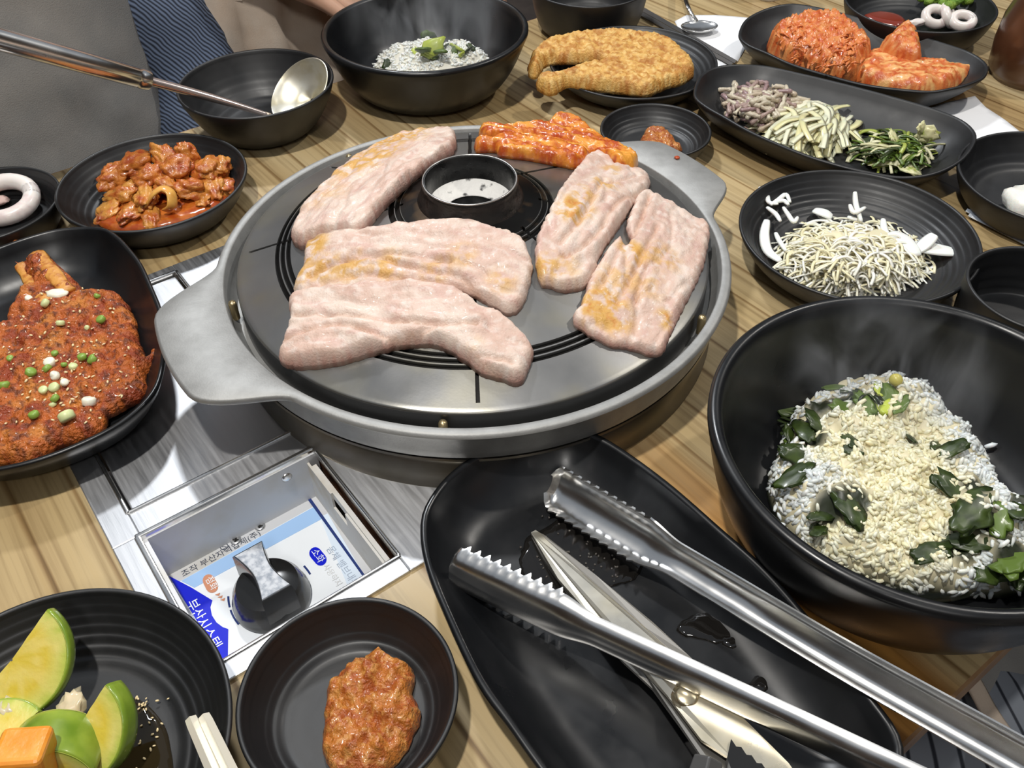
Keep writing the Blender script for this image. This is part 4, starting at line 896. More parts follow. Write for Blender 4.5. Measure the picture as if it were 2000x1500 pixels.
bare = [W(x, y, .025) for x, y in ((1590, 810), (1640, 800), (1575, 870), (1660, 1000), (1615, 1010), (1885, 985), (1900, 1050), (1985, 1010), (1870, 1085), (1960, 1100))]
def corecol(x, y, h):
    d = min(math.hypot(x-b.x, y-b.y) for b in bare); k = smooth01((d-.006)/.008)*smooth01((h-.004)/.008)
    return lerp((.020, .026, .012), (.66, .60, .40), k)
mound2 = pillow('rice_mound', outline_px(ro, lambda x, y: W(x, y, .020)), .0105, .027, mat('rice_core_mixed', (.7, .65, .5), .45, vcol=True), nr_, edge=.036, res=.0032, na=.011, ns=42, seed=6, e0=.1, col=corecol)
gp = []; gn = []; im = nr_.matrix_basis.inverted()
while len(gp) < 6000:
    x, y = rs.uniform(1500, 2090), rs.uniform(720, 1160); p = W(x, y, .025); ok, loc, n_, i_ = mound2.ray_cast(im@Vector((p.x, p.y, 1)), Vector((0, 0, -1)))
    if not ok or loc.z < .0012: gp.append(None); continue
    q = nr_.matrix_basis@loc; d = min((Vector((q.x, q.y, 0))-Vector((b.x, b.y, 0))).length for b in bare)
    if d < .011 and rs.random() < .86: gp.append(None); continue
    gp.append(q+n_*rs.uniform(-.0008, .0008)); gn.append(n_.copy())
gp = [q for q in gp if q is not None]
warm_c = [W(x, y, .03) for x, y in [(1740, 850), (1700, 1040), (1780, 1030), (1750, 930), (1680, 890), (1810, 990)]]
def rcol(q, r):
    d = min((q-c).length for c in warm_c); k = smooth01((.040-d)/.018)
    return lerp(r.choice([(.72, .74, .74), (.76, .76, .72), (.68, .69, .66)]), r.choice([(.83, .76, .52), (.85, .80, .60), (.81, .73, .47)]), k)
rice(nr_, gp, rcol, L=.0037, seed=11, normals=gn)
lg = [W(x, y, .018+random.uniform(0, .004)) for x, y in [(1740, 712), (1600, 745), (1590, 760), (1615, 790), (1560, 900), (1550, 955), (1530, 945), (1545, 985), (1600, 930), (1625, 940), (1590, 1010), (1640, 800), (1630, 815), (1905, 950), (1890, 975), (1560, 870), (1580, 850), (1545, 915), (1525, 960), (1935, 870), (1575, 985), (1600, 900)]]
rice(nr_, lg, lambda q, r: (.80, .82, .84), L=.0046, seed=3, name='loose_grains')
# broth and seaweed in the near bowl
tag(add('broth', *lathe([(0, .0165), (.055, .0165), (.066, .0163), (.0665, .0158), (.06, .0120), (0, .0120)], 64, (bgC[0], bgC[1], 0)), mat('clear_broth', (.012, .014, .008), .10, spec=.4, alpha=.5)), 'shallow clear broth in the bottom of the largest bowl', 'broth')
sea = thing('seaweed', (bgC[0], bgC[1], .012), 'dark green wilted seaweed and stems among the rice in the largest bowl', 'seaweed')
for i, (x, y, z, s, k) in enumerate([(1560, 800, .022, .020, 0), (1600, 830, .022, .016, 0), (1650, 800, .030, .014, 1), (1690, 790, .034, .012, 1), (1740, 775, .040, .012, 1), (1720, 760, .038, .010, 2), (1760, 790, .042, .009, 1), (1700, 805, .036, .012, 2), (1735, 795, .042, .009, 2), (1570, 840, .018, .014, 0), (1660, 990, .030, .018, 0), (1610, 1005, .022, .014, 0), (1600, 1030, .020, .012, 0), (1870, 960, .030, .018, 0), (1900, 1000, .026, .022, 0), (1880, 1050, .030, .018, 0), (1950, 1010, .024, .016, 1), (1980, 1095, .030, .020, 1), (1990, 1110, .028, .016, 0), (1860, 875, .032, .012, 0), (1830, 872, .032, .009, 0), (1660, 860, .034, .009, 0), (1665, 880, .034, .007, 0), (1780, 855, .038, .008, 0), (1820, 1080, .036, .014, 0), (1990, 1000, .022, .014, 0), (1940, 1120, .030, .014, 0), (1545, 855, .018, .010, 0), (1620, 745, .026, .010, 2), (1630, 755, .026, .010, 1), (1550, 930, .018, .016, 0), (1560, 890, .016, .016, 0)]):
    V, F = chunk(on_child(mound2, nr_, x, y, z, .0015) if top_child(mound2, nr_, W(x, y, z)) else W(x, y, z), (s*.80, s*.42, s*.07), (random.uniform(-.45, .45), random.uniform(-.45, .45), random.uniform(0, 6)), i+3, .42, 1.8, 3); add('leaf', V, F, LEAFG[k], sea)
GRN = mat('wet_strands', (.03, .05, .01), .3, vcol=True, coat=.3)
for k, (x, y, ex, ey, nn) in enumerate(((1580, 830, 40, 40, 40), (1560, 900, 28, 60, 34), (1640, 1000, 45, 28, 34), (1890, 990, 45, 60, 46), (1870, 1085, 40, 28, 26), (1975, 1020, 40, 40, 26), (1960, 1105, 50, 22, 26), (1700, 780, 60, 18, 26))):
    strands('wet_strands', (x, y), nn, (ex, ey), .012, .0014, .008, GRN, sea, lambda x, y, rs: rs.uniform(0, 6.3), [(.018, .03, .006), (.03, .05, .008), (.06, .085, .02), (.012, .018, .006)], fl=.018 if k != 7 else .028, curl=1.3, flat=.35, seed=20+k)
V, F = chunk(W(1750, 742, .046), (.0042,)*3, seed=2, amp=.1, sub=2); add('bud', V, F, mat('yellow_bud', (.52, .46, .10), .35), sea)
for pts, zz in (([(1535, 860), (1548, 880), (1575, 895), (1600, 915), (1608, 950)], [.020, .022, .026, .027, .024]), ([(1540, 850), (1570, 820), (1620, 800)], [.020, .025, .028])):
    add('stem', *tube(crom([W(x, y, z+.004) for (x, y), z in zip(pts, zz)], 5, False), .0019, 8), LEAFG[1], sea)

# ------------------------------------------------------------------ pastes
PASTE = mat('bean_paste', (.4, .12, .02), .28, vcol=True, bump=(520, .9, .0018), coat=.5)
def paste_col(seed):
    def f(x, y, h): return lerp(lerp((.46, .150, .020), (.34, .075, .010), smooth01(.5+1.7*nz(x, y, seed, 130, 4))), (.62, .30, .075), .7*smooth01((nz(x, y, seed+3, 300, 3)-.1)*3))
    return f
po = [(640, 1328), (680, 1292), (718, 1268), (738, 1258), (756, 1272), (790, 1286), (811, 1312), (802, 1348), (822, 1385), (802, 1440), (772, 1482), (720, 1525), (652, 1505), (627, 1460), (632, 1395)]
tag(pillow('bean_paste', outline_px(po, lambda x, y: W(x, y, .012)), .0052, .0120, PASTE, None, edge=.013, res=.0016, na=.0062, ns=125, col=paste_col(2), seed=4, jit=.0010, e0=.15, hf=lambda x, y, f: f*.003*nz(x, y, 9, 45)), 'chunky red-brown bean paste in the small near dish', 'paste')
po = [(1250, 272), (1262, 254), (1285, 246), (1305, 256), (1322, 274), (1332, 288), (1300, 296), (1262, 292)]
tag(pillow('chilli_paste', outline_px(po, lambda x, y: W(x, y, .010)), .0052, .009, PASTE, None, edge=.009, res=.0018, na=.003, ns=150, col=paste_col(6), seed=6, jit=.001, e0=.2), 'dab of seeded red paste in the small dish behind the griddle ear', 'paste')
V, F = chunk(W(2010, 402, .018), (.017, .024, .013), seed=5, amp=.22); tag(add('white_lump', V, F, mat('cream_white', (.86, .85, .78), .4, sss=.3, bump=(200, .3, .002))), 'white creamy lump of food on the plain dish at the right edge', 'side dish')

# ------------------------------------------------------------------ zucchini
FLESH = mat('zucchini_flesh', (.62, .50, .08), .3, sss=.25, vcol=True, coat=.4, bump=(300, .25, .001)); RIND = mat('zucchini_rind', (.13, .22, .015), .25, coat=.5, var=(50, (.26, .36, .04), .35, .65))
def half_moon(name, c, R, th, tilt, spin, turn, lab):
    """chord along local x, curved rind towards +y; spun in its own plane, then tipped by tilt about x and turned about z"""
    t = thing(name, c, lab, 'zucchini', 'zucchini slices'); RM = Matrix.Rotation(turn, 3, 'Z')@Matrix.Rotation(tilt, 3, 'X')@Matrix.Rotation(spin, 3, 'Z')
    n = 30; A = [PI*(i/(n-1))*1.04-.06 for i in range(n)]; P0 = lambda k, a, z: c+RM@Vector((R*k*math.cos(a), R*(k*math.sin(a)*.98-.42), z))
    rg = [[P0(k, a, z) for a in A] for k, z in ((.02, -th/2), (.5, -th/2), (.965, -th/2), (.965, th/2), (.80, th/2+.0003), (.6, th/2), (.45, th/2+.0004), (.3, th/2), (.02, th/2))]
    V = [tuple(p) for r in rg for p in r]; F = [[j*n+i, j*n+i+1, (j+1)*n+i+1, (j+1)*n+i] for j in range(len(rg)-1) for i in range(n-1)]
    F += [[j*n for j in range(len(rg))], [j*n+n-1 for j in range(len(rg))][::-1]]
    cols = []
    for v in V:
        q = RM.transposed()@(Vector(v)-c); r = math.hypot(q.x, q.y+R*.42)/R
        k = lerp((.66, .50, .055), (.60, .57, .14), smooth01((r-.55)/.3)); k = lerp(k, (.42, .50, .07), smooth01((r-.86)/.1)); cols.append(lerp(k, (.76, .64, .22), .5*smooth01(.4+1.6*nz(v[0], v[1], v[2], 130, 3))))
    o = add('flesh', V, F, FLESH, t, cols=cols, angle=45)
    bm = bmesh.new(); bm.from_mesh(o.data); bmesh.ops.recalc_face_normals(bm, faces=bm.faces); bm.to_mesh(o.data); bm.free()
    rr = [[P0(k, a, z) for k, z in ((.955, -th*.51), (.990, -th*.44), (1.0, -th*.2), (1.0, th*.2), (.990, th*.44), (.955, th*.51))] for a in A]; m_ = 6
    V = [tuple(p) for q in rr for p in q]; F = [[i*m_+j, i*m_+(j+1) % m_, (i+1)*m_+(j+1) % m_, (i+1)*m_+j] for i in range(n-1) for j in range(m_)]+[list(range(m_))[::-1], [(n-1)*m_+j for j in range(m_)]]
    o = add('rind', V, F, RIND, t); o['label'] = 'green rind'
    bm = bmesh.new(); bm.from_mesh(o.data); bmesh.ops.recalc_face_normals(bm, faces=bm.faces); bm.to_mesh(o.data); bm.free()
    return t
half_moon('zucchini_slice', W(66, 1318, .030), .029, .007, .62, -2.15, -.10, 'upright yellow half-moon zucchini slice farthest back in the near left dish')
half_moon('zucchini_slice', W(92, 1462, .034), .0215, .024, 1.25, .15, .12, 'zucchini slice turned rind up behind the carrot')
half_moon('zucchini_slice', W(196, 1448, .026), .025, .011, .70, -1.95, -.38, 'half-moon zucchini slice on the right of the near left dish')
half_moon('zucchini_slice', W(-30, 1440, .022), .024, .008, .2, .6, .3, 'half-hidden zucchini slice at the left edge of the photo')
c = W(52, 1488, .048); RM = rotm(-.25, .1, .10); V, F = boxg(-.0105, .0105, -.010, .010, -.018, .012)
car = bevel(add('carrot_piece', [tuple(c+RM@Vector(v)) for v in V], F, mat('carrot', (.80, .27, .020), .3, sss=.2, coat=.4, var=(70, (.85, .38, .07), .45, .7), bump=(200, .3, .001)), smooth=False), .0028, 3); tag(car, 'orange carrot piece in front of the zucchini', 'carrot')
for i, (x, y, s) in enumerate([(138, 1390, .010), (172, 1455, .008), (20, 1390, .008)]):
    V, F = chunk(W(x, y, .024), (s*.6, s, s*.5), (.3, .2, .4*i), i, .35, 2, 3); tag(add('onion_piece', V, F, mat('cooked_onion', (.62, .52, .34), .3, sss=.3, coat=.3)), ['translucent onion piece between the back and right zucchini slices', 'small onion piece left of the right zucchini slice', 'onion piece at the foot of the back zucchini slice'][i], 'onion')
tag(pillow('zucchini_broth', outline_px([(150, 1400), (200, 1365), (265, 1362), (310, 1400), (330, 1450), (325, 1530), (200, 1560), (60, 1560), (-40, 1480), (0, 1420)], lambda x, y: W(x, y, .008)), .0062, .0016, mat('dark_broth', (.02, .014, .006), .06, spec=.6), None, edge=.004, res=.004), 'glossy dark broth under the zucchini', 'broth')
sp = [W(255+random.gauss(0, 22), 1380+random.gauss(0, 14), .0085) for i in range(36)]+[W(290+random.gauss(0, 10), 1460+random.gauss(0, 40), .0085) for i in range(14)]
tag(seeds('sesame_seeds', sp, .0010, mat('sesame'), None), 'sesame crumbs floating at the edge of the zucchini broth', 'sesame seeds', kind='stuff')

# ------------------------------------------------------------------ cutlery
def bar(P, Q, w0, w1, m, name, parent=None, n=4):
    return add(name, *tube([P, P+(Q-P)*.03, P+(Q-P)*.5, Q], [w0*.9, w0, (w0+w1)/2, w1], n), m, parent, smooth=n > 4, angle=30 if n > 4 else None)
CHOP = mat('ivory_chopstick', (.78, .74, .62), .22, .15, coat=.3)
for i, (a, b) in enumerate((((372, 1402), (428, 1530)), ((398, 1397), (462, 1530)))):
    P, Q = W(*a, .045), W(*b, .038); Q = P+(Q-P)*3.2; Q.z = .0035 if Q.z < .0035 else Q.z
    tag(bar(P, Q, .0028, .0040, CHOP, 'chopstick', n=4), ['left one of the pale chopstick pair at the near left dish', 'right one of the pale chopstick pair at the near left dish'][i], 'chopstick', 'pale chopsticks at the near left dish')
SILV = mat('flat_steel', (.78, .79, .80), .25, .9)
for i, d in enumerate((0, 1)):
    P, Q = W(1888+d*5, 411+d*9, .003), W(2010+d*4, 470+d*10, .003); Q = P+(Q-P)*1.7
    tag(bar(P, Q, .0022, .0032, SILV, 'chopstick'), ['upper one of the steel chopsticks under the plain right-hand dish', 'lower one of the steel chopsticks under the plain right-hand dish'][i], 'chopstick', 'steel chopsticks at the right edge')
for i, d in enumerate((0, 1)):
    P, Q = W(1247+d*-4, 14+d*8, .0035), W(1438+d*-7, 122+d*5, .0035)
    tag(bar(P, Q, .0034, .0024, mat('dark_steel', (.25, .24, .23), .3, .9), 'chopstick'), ['far one of the steel chopsticks behind the fried fish plate', 'near one of the steel chopsticks behind the fried fish plate'][i], 'chopstick', 'steel chopsticks behind the fried fish')
# spoon on the napkin
spn = thing('spoon', W(1365, 50, .004), 'steel spoon resting on the paper napkin at the top of the photo', 'spoon')
c = W(1366, 50, .010); V, F = ico(3); a = math.atan2((W(1400, 46, 0)-W(1335, 50, 0)).y, (W(1400, 46, 0)-W(1335, 50, 0)).x)
RM = Matrix.Rotation(a, 3, 'Z'); Vs = []
for v in V: Vs.append(tuple(c+RM@Vector((v[0]*.0215, v[1]*.0150, (v[2]*.006 if v[2] < 0 else -v[2]*.0045)))))
add('spoon_bowl', Vs, F, STEELP, spn)
P = crom([W(1362, 42, .012), W(1350, 25, .020), W(1342, 8, .024), W(1330, -30, .016), W(1318, -75, .005)], 5, False); add('handle', *tube(P, [.0030+.0012*i/len(P) for i in range(len(P))], 10, True, .45), STEELP, spn)
# ladle
lad = thing('ladle', W(585, 200, .012), 'steel ladle with a thick tube handle leaning out of a black bowl', 'ladle')
c = W(584, 176, .040); nrm = (Vector((-.45, -.42, .78))).normalized(); xa = (W(645, 140, .05)-W(522, 216, .03)).normalized(); xa = (xa-nrm*xa.dot(nrm)).normalized(); ya = nrm.cross(xa)
rings = []
for k, r in ((1.0, .0355), (.98, .035), (.8, .0325), (.5, .027), (.2, .017), (0, .002)): rings.append([c+xa*(r*math.cos(2*PI*i/40))+ya*(r*.92*math.sin(2*PI*i/40))-nrm*(.019*(1-k)) for i in range(40)])
inner = []
for k, r in ((0, .002), (.2, .0163), (.5, .0263), (.8, .0318), (.98, .0342), (1.0, .0347)): inner.append([c+xa*(r*math.cos(2*PI*i/40))+ya*(r*.92*math.sin(2*PI*i/40))-nrm*(.019*(1-k)-.0008) for i in range(40)])
V, F = loft(rings+inner+[rings[0]], False); add('cup', V, F, mat('soup_film_glint_steel', (.82, .79, .68), .36, .85, var=(60, (.70, .64, .46), .45, .65)), lad)  # cream reflection put into the cup colour, along with the yellow soup film
P0 = W(528, 226, .026); P1 = W(292, 158, .078); P2 = W(-14, 73, .150)
add('shaft', *tube(crom([P0, (P0+P1)/2+Vector((0, 0, .001)), P1+(P1-P0)*.05], 6, False), [.0022, .0023, .0026, .003, .0033, .0035, .0037, .0038, .0039, .004, .004, .004, .004][:13], 10), mat('rosy_steel', (.72, .60, .55), .2, .9), lad)
H = P2-P1; P = [P1, P1+H*.01, P1+H*.03, P1+H*.07, P1+H*.09, P1+H*.10, P1+H*.5, P1+H*1.0, P1+H*1.1, P1+H*1.12]
add('handle', *tube(P, [.0062, .0084, .0088, .0088, .0081, .0088, .0090, .0092, .0092, .006], 20), STEELP, lad, angle=50)

# tongs: two channel arms lying on edge, toothed scoops at the tips, spring joint off to the right
tongs = thing('tongs', W(1500, 1250, TRAYZ), 'long stainless tongs with toothed tips lying open in the black tray', 'tongs')
def arm(P0, P1, P2, face, tip=.080, h0=.0140, h1=.0098, parent=tongs):
    """channel swept P0 (tip) -> P1 -> P2; 'face' = horizontal direction the hollow looks to"""
    pts = crom([P0, (P0*2+P1)/3, (P0+P1*2)/3, P1, (P1+P2)/2, P2], 14, False)
    pts = resample(pts, .0021, False); n = len(pts); d = np.r_[0, np.cumsum(np.linalg.norm(np.diff(pts, axis=0), axis=1))]
    out = []; inn = []; K = 9
    for i in range(n):
        p = Vector(pts[i]); s = d[i]
        t = (Vector(pts[min(i+1, n-1)])-Vector(pts[max(i-1, 0)])).normalized()
        f = (face-t*face.dot(t)).normalized(); upv = f.cross(t); upv = upv if upv.z > 0 else -upv
        k = smooth01((s-tip*.82)/(tip*.30)); hh = h0*(1-k)+h1*k; dp = .0085*(1-k)+.0068*k
        hh *= min(1, .45+.9*math.sqrt(max(0, s)/.012)) if s < .012 else 1
        if s < tip*.02: dp *= .4
        tooth = 0.0
        if .006 < s < tip*.86: tooth = .0034*(1 if (i % 3) == 1 else (-.15))
        row_o = []; row_i = []
        for j in range(K):
            a = (j/(K-1)-.5)*PI*.94; y = math.sin(a)*hh; x = -math.cos(a)*dp
            e = 1 if j in (0, K-1) else 0
            if e: x += tooth+.0015*(1-k)
            rib = .0012*k*smooth01((s-tip*1.6)/.02)*(1 if j == K//2 else 0)
            q = p+upv*y+f*(x+rib); row_o.append(q); q2 = p+upv*y*.93+f*(x+rib+(.0009 if not e else .0006)); row_i.append(q2)
        out.append(row_o); inn.append(row_i)
    V = [tuple(q) for r in out for q in r]+[tuple(q) for r in inn for q in r]; B = n*K; F = []
    for i in range(n-1):
        for j in range(K-1):
            a = i*K+j; F.append([a, a+1, a+K+1, a+K]); F.append([B+a, B+a+K, B+a+K+1, B+a+1])
        for j in (0, K-1):
            a = i*K+j; F.append([a, a+K, B+a+K, B+a] if j == 0 else [a, B+a, B+a+K, a+K])
    for i in (0, n-1):
        for j in range(K-1):
            a = i*K+j; F.append([a, B+a, B+a+1, a+1] if i == 0 else [a, a+1, B+a+1, B+a])
    o = add('arm', V, F, STEELP, parent, angle=50)
    bm = bmesh.new(); bm.from_mesh(o.data); bmesh.ops.recalc_face_normals(bm, faces=bm.faces); bm.to_mesh(o.data); bm.free(); return o
A0, A1 = W(1072, 945, .022), W(1640, 1285, .040); A2 = A1+(W(2000, 1487, .048)-A1)*1.7
B0, B1 = W(888, 1103, .021), W(1400, 1338, .038); B2 = B1+(W(1760, 1508, .046)-B1)*2.0
fA = Vector((-.52, -.60, .62)).normalized(); fB = Vector((.52, .78, -.22)).normalized()
arm(A0, A1, A2, fA); arm(B0, B1, B2, fB)
m = (A2+B2)/2; add('spring_joint', *tube([A2, m+(A2-A1).normalized()*.012, B2], .007, 12), STEELP, tongs)

# scissors
scs = thing('scissors', W(1300, 1300, TRAYZ), 'kitchen scissors with broad steel blades and black handles in the tray', 'scissors')
def plate3(pts, zs, th, m, name, parent, bev=None):
    P = [W(x, y, z) for (x, y), z in zip(pts, zs)]; n = len(P)
    a = sum(P[i].x*P[(i+1) % n].y-P[(i+1) % n].x*P[i].y for i in range(n))
    if a < 0: P = P[::-1]
    V = [tuple(p) for p in P]+[(p.x, p.y, p.z-th) for p in P]; F = [list(range(n)), [n+i for i in range(n)][::-1]]+[[i, n+i, n+(i+1) % n, (i+1) % n] for i in range(n)]
    return add(name, V, F, m, parent, smooth=False)
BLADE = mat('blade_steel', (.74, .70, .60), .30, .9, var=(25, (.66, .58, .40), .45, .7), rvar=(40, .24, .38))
zt = .0125; zq = .034; zh = .040
plate3([(1037, 1040), (1046, 1035), (1052, 1039), (1150, 1130), (1260, 1225), (1330, 1290), (1400, 1352), (1470, 1420), (1540, 1490), (1590, 1560), (1500, 1560), (1440, 1490), (1370, 1445), (1305, 1360), (1240, 1290), (1160, 1210), (1090, 1130)],
       [zt, zt, zt, .018, .023, .027, .031, zq, .037, zh, zh, .037, .034, .029, .0245, .020, .0155], .0022, BLADE, 'upper_blade', scs)
plate3([(1052, 1039), (1064, 1045), (1160, 1120), (1275, 1215), (1345, 1280), (1420, 1350), (1400, 1352), (1330, 1290), (1260, 1225), (1150, 1130)], [zt+.0003, zt, .0175, .0225, .0265, .0300, .0313, .0275, .0235, .0185], .002, mat('blade_bevel', (.50, .47, .42), .36, .9), 'blade_bevel', scs)
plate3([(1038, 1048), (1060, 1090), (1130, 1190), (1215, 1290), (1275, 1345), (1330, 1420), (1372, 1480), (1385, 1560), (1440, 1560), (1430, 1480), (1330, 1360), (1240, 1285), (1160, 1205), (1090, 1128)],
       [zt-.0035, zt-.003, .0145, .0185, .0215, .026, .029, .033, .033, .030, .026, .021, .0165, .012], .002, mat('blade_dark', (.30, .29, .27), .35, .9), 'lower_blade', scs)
V, F = lathe([(0, .0030), (.0042, .0030), (.0055, .0022), (.0058, .0010), (.0068, .0008), (.0072, 0)], 28, W(1340, 1362, .0298)); add('pivot_screw', V, F, mat('brass_screw', (.72, .62, .42), .25, .95), scs)
# toothed nutcracker edge and black grips
T_ = []
for i in range(9):
    T_.append((1428+i*10, 1446+i*8+(4 if i % 2 else -3)))
pts = T_+[(1500, 1560), (1450, 1560), (1420, 1480)]
plate3(pts, [.0375]*len(pts), .005, BLACKP, 'toothed_grip', scs)
for k, (cx, cy) in enumerate(((1390, 1560), (1580, 1600))):
    c = W(cx, cy, .040); P = [c+Vector((.024*math.cos(t), -.030+.036*math.sin(t), .004*math.cos(t))) for t in np.linspace(0, 2*PI, 25)]
    add('finger_loop', *tube(P, .0055, 10), BLACKP, scs)
bevel(add('grip_block', *tube([W(1375, 1520, .040), W(1384, 1480, .0425)], [.0075, .0065], 4), mat('grey_plastic', (.07, .07, .07), .4), scs, smooth=False), .001)

# juice puddle with bubbles in the tray
WET = mat('meat_juice', (.010, .009, .008), .05, spec=.7)
puds = [[(1020, 1060), (1050, 1040), (1110, 1010), (1150, 1040), (1200, 1060), (1260, 1090), (1240, 1130), (1190, 1150), (1160, 1190), (1110, 1200), (1060, 1170), (1020, 1120)], [(1320, 1230), (1360, 1200), (1420, 1210), (1450, 1230), (1420, 1255), (1370, 1250)], [(1450, 1345), (1490, 1318), (1510, 1330), (1490, 1352)], [(1300, 1020), (1312, 985), (1324, 990), (1320, 1040), (1308, 1060)], [(1330, 1065), (1345, 1030), (1372, 1012), (1380, 1022), (1352, 1060), (1342, 1080)], [(1410, 1250), (1440, 1225), (1462, 1235), (1450, 1262), (1420, 1268)]]
for i, q in enumerate(puds):
    zz = TRAYZ-.0004
    if i in (3, 4): continue
    tag(pillow('juice_puddle', outline_px(q, lambda x, y: W(x, y, TRAYZ)), zz, .0011, WET, None, edge=.003, res=.003, e0=.1, jit=.0015), ['large bubbly dark puddle under the scissor blade in the tray', 'smeared dark puddle below the upper tong arm', 'small dark puddle near the tray end', '', '', 'dark drip beside the smeared puddle under the tong arm'][i], 'puddle', 'puddles in the tray')
bub = [W(random.gauss(1130, 45), random.gauss(1100, 35), TRAYZ+.0009) for _ in range(70)]
V0, F0 = ico(1); tag(add('juice_bubbles', *merge([([tuple(q+Vector(v)*random.uniform(.0004, .0010)) for v in V0], F0) for q in bub]), mat('bubble', (.10, .09, .08), .08, spec=.8)), 'tiny fat bubbles on the large puddle in the tray', 'bubbles', kind='stuff')

# ------------------------------------------------------------------ napkins, cup, jar
def napkin(pts, lab):
    P = [W(x, y, .0006) for x, y in pts]; o = pillow('paper_napkin', P, .0004, .0009, PAPER, None, edge=.001, res=.006, na=.0006, ns=40, sub=1); return tag(o, lab, 'napkin')
napkin([(1318, 42), (1340, 30), (1400, 30), (1475, 36), (1470, 70), (1440, 122), (1398, 142), (1350, 110)], 'white paper napkin under the spoon at the top')
napkin([(1780, 222), (1850, 200), (1904, 188), (1925, 210), (1962, 234), (2010, 272), (1960, 310), (1900, 320), (1850, 290)], 'white paper napkin beside the three-dish platter at the right')
jc = W(2012, 150, 0); jr = (W(2012, 150, .05)-W(1912, 150, .05)).length
jar = thing('clay_jar', (jc.x, jc.y, 0), 'dark brown glazed clay jar at the far right corner', 'jar')
JM = mat('brown_glaze', (.075, .028, .013), .28, coat=.4, var=(12, (.12, .055, .028), .4, .65))
add('body', *lathe([(0, .001), (jr*.82, 0), (jr*.95, .01), (jr*1.0, .035), (jr*.97, .060), (jr*.86, .080), (jr*.87, .082), (jr*.83, .085), (jr*.84, .0875), (jr*.80, .090), (jr*.81, .092), (jr*.74, .098), (jr*.68, .106), (jr*.66, .109), (jr*.60, .109), (jr*.60, .100), (0, .098)], 72, (jc.x, jc.y, 0)), JM, jar, angle=70)
add('lid', *lathe([(jr*.66, .110), (jr*.67, .113), (jr*.60, .119), (jr*.25, .126), (jr*.14, .130), (jr*.14, .140), (0, .142)], 60, (jc.x, jc.y, 0)), JM, jar, angle=60)
cc0, cR = W(1500, -6, 0), .016
tag(add('paper_cup', *lathe([(0, .001), (cR*1.0, 0), (cR*1.05, .004), (cR*1.35, .070), (cR*1.40, .072), (cR*1.31, .071), (cR*1.0, .006), (0, .005)], 48, cc0), mat('cup_white', (.80, .78, .74), .5)), 'white paper cup at the top edge of the photo', 'cup')

# ------------------------------------------------------------------ steam over the two hot bowls
def steam(name, c, r, z0, z1, dens, lab, sc=26):
    m = bpy.data.materials.new('steam'); m.use_nodes = True; nt = m.node_tree; N = nt.nodes; L = nt.links; N.remove(N['Principled BSDF'])
    vol = N.new('ShaderNodeVolumePrincipled'); vol.inputs['Color'].default_value = (.95, .97, 1, 1); vol.inputs['Anisotropy'].default_value = .2
    L.new(vol.outputs[0], N['Material Output'].inputs['Volume'])
    tc = N.new('ShaderNodeTexCoord'); mp = N.new('ShaderNodeMapping'); mp.inputs['Scale'].default_value = (1, 1, .45); L.new(tc.outputs['Object'], mp.inputs[0])
    n = N.new('ShaderNodeTexNoise'); n.inputs['Scale'].default_value = sc; n.inputs['Detail'].default_value = 3; n.inputs['Distortion'].default_value = 1.1; L.new(mp.outputs[0], n.inputs['Vector'])
    mr = N.new('ShaderNodeMapRange'); mr.inputs['From Min'].default_value = .50; mr.inputs['From Max'].default_value = .74; mr.inputs['To Max'].default_value = dens; L.new(n.outputs['Fac'], mr.inputs['Value'])
    ln = N.new('ShaderNodeVectorMath'); ln.operation = 'LENGTH'; m2 = N.new('ShaderNodeMapping'); m2.inputs['Scale'].default_value = (1/r, 1/r, 0); L.new(tc.outputs['Object'], m2.inputs[0]); L.new(m2.outputs[0], ln.inputs[0])
    fo = N.new('ShaderNodeMapRange'); fo.inputs['From Min'].default_value = 1.0; fo.inputs['From Max'].default_value = .3; L.new(ln.outputs['Value'], fo.inputs['Value'])
    sp_ = N.new('ShaderNodeSeparateXYZ'); L.new(tc.outputs['Object'], sp_.inputs[0])
    fz_ = N.new('ShaderNodeMapRange'); fz_.inputs['From Min'].default_value = z1-z0; fz_.inputs['From Max'].default_value = (z1-z0)*.4; L.new(sp_.outputs['Z'], fz_.inputs['Value'])
    a = N.new('ShaderNodeMath'); a.operation = 'MULTIPLY'; L.new(mr.outputs[0], a.inputs[0]); L.new(fo.outputs[0], a.inputs[1])
    b = N.new('ShaderNodeMath'); b.operation = 'MULTIPLY'; L.new(a.outputs[0], b.inputs[0]); L.new(fz_.outputs[0], b.inputs[1]); L.new(b.outputs[0], vol.inputs['Density'])
    V, F = lathe([(0, z0), (r, z0), (r, z1), (0, z1)], 24, (c[0], c[1], 0)); tag(add(name, V, F, m, smooth=False), lab, 'steam', kind='stuff')
steam('steam', (soC[0], soC[1]), .085, .040, .135, 26, 'faint steam rising from the far rice bowl')
steam('steam', (bgC[0]+.0, bgC[1]+.055), .060, .045, .105, 30, 'faint steam over the far side of the largest rice bowl', 34)

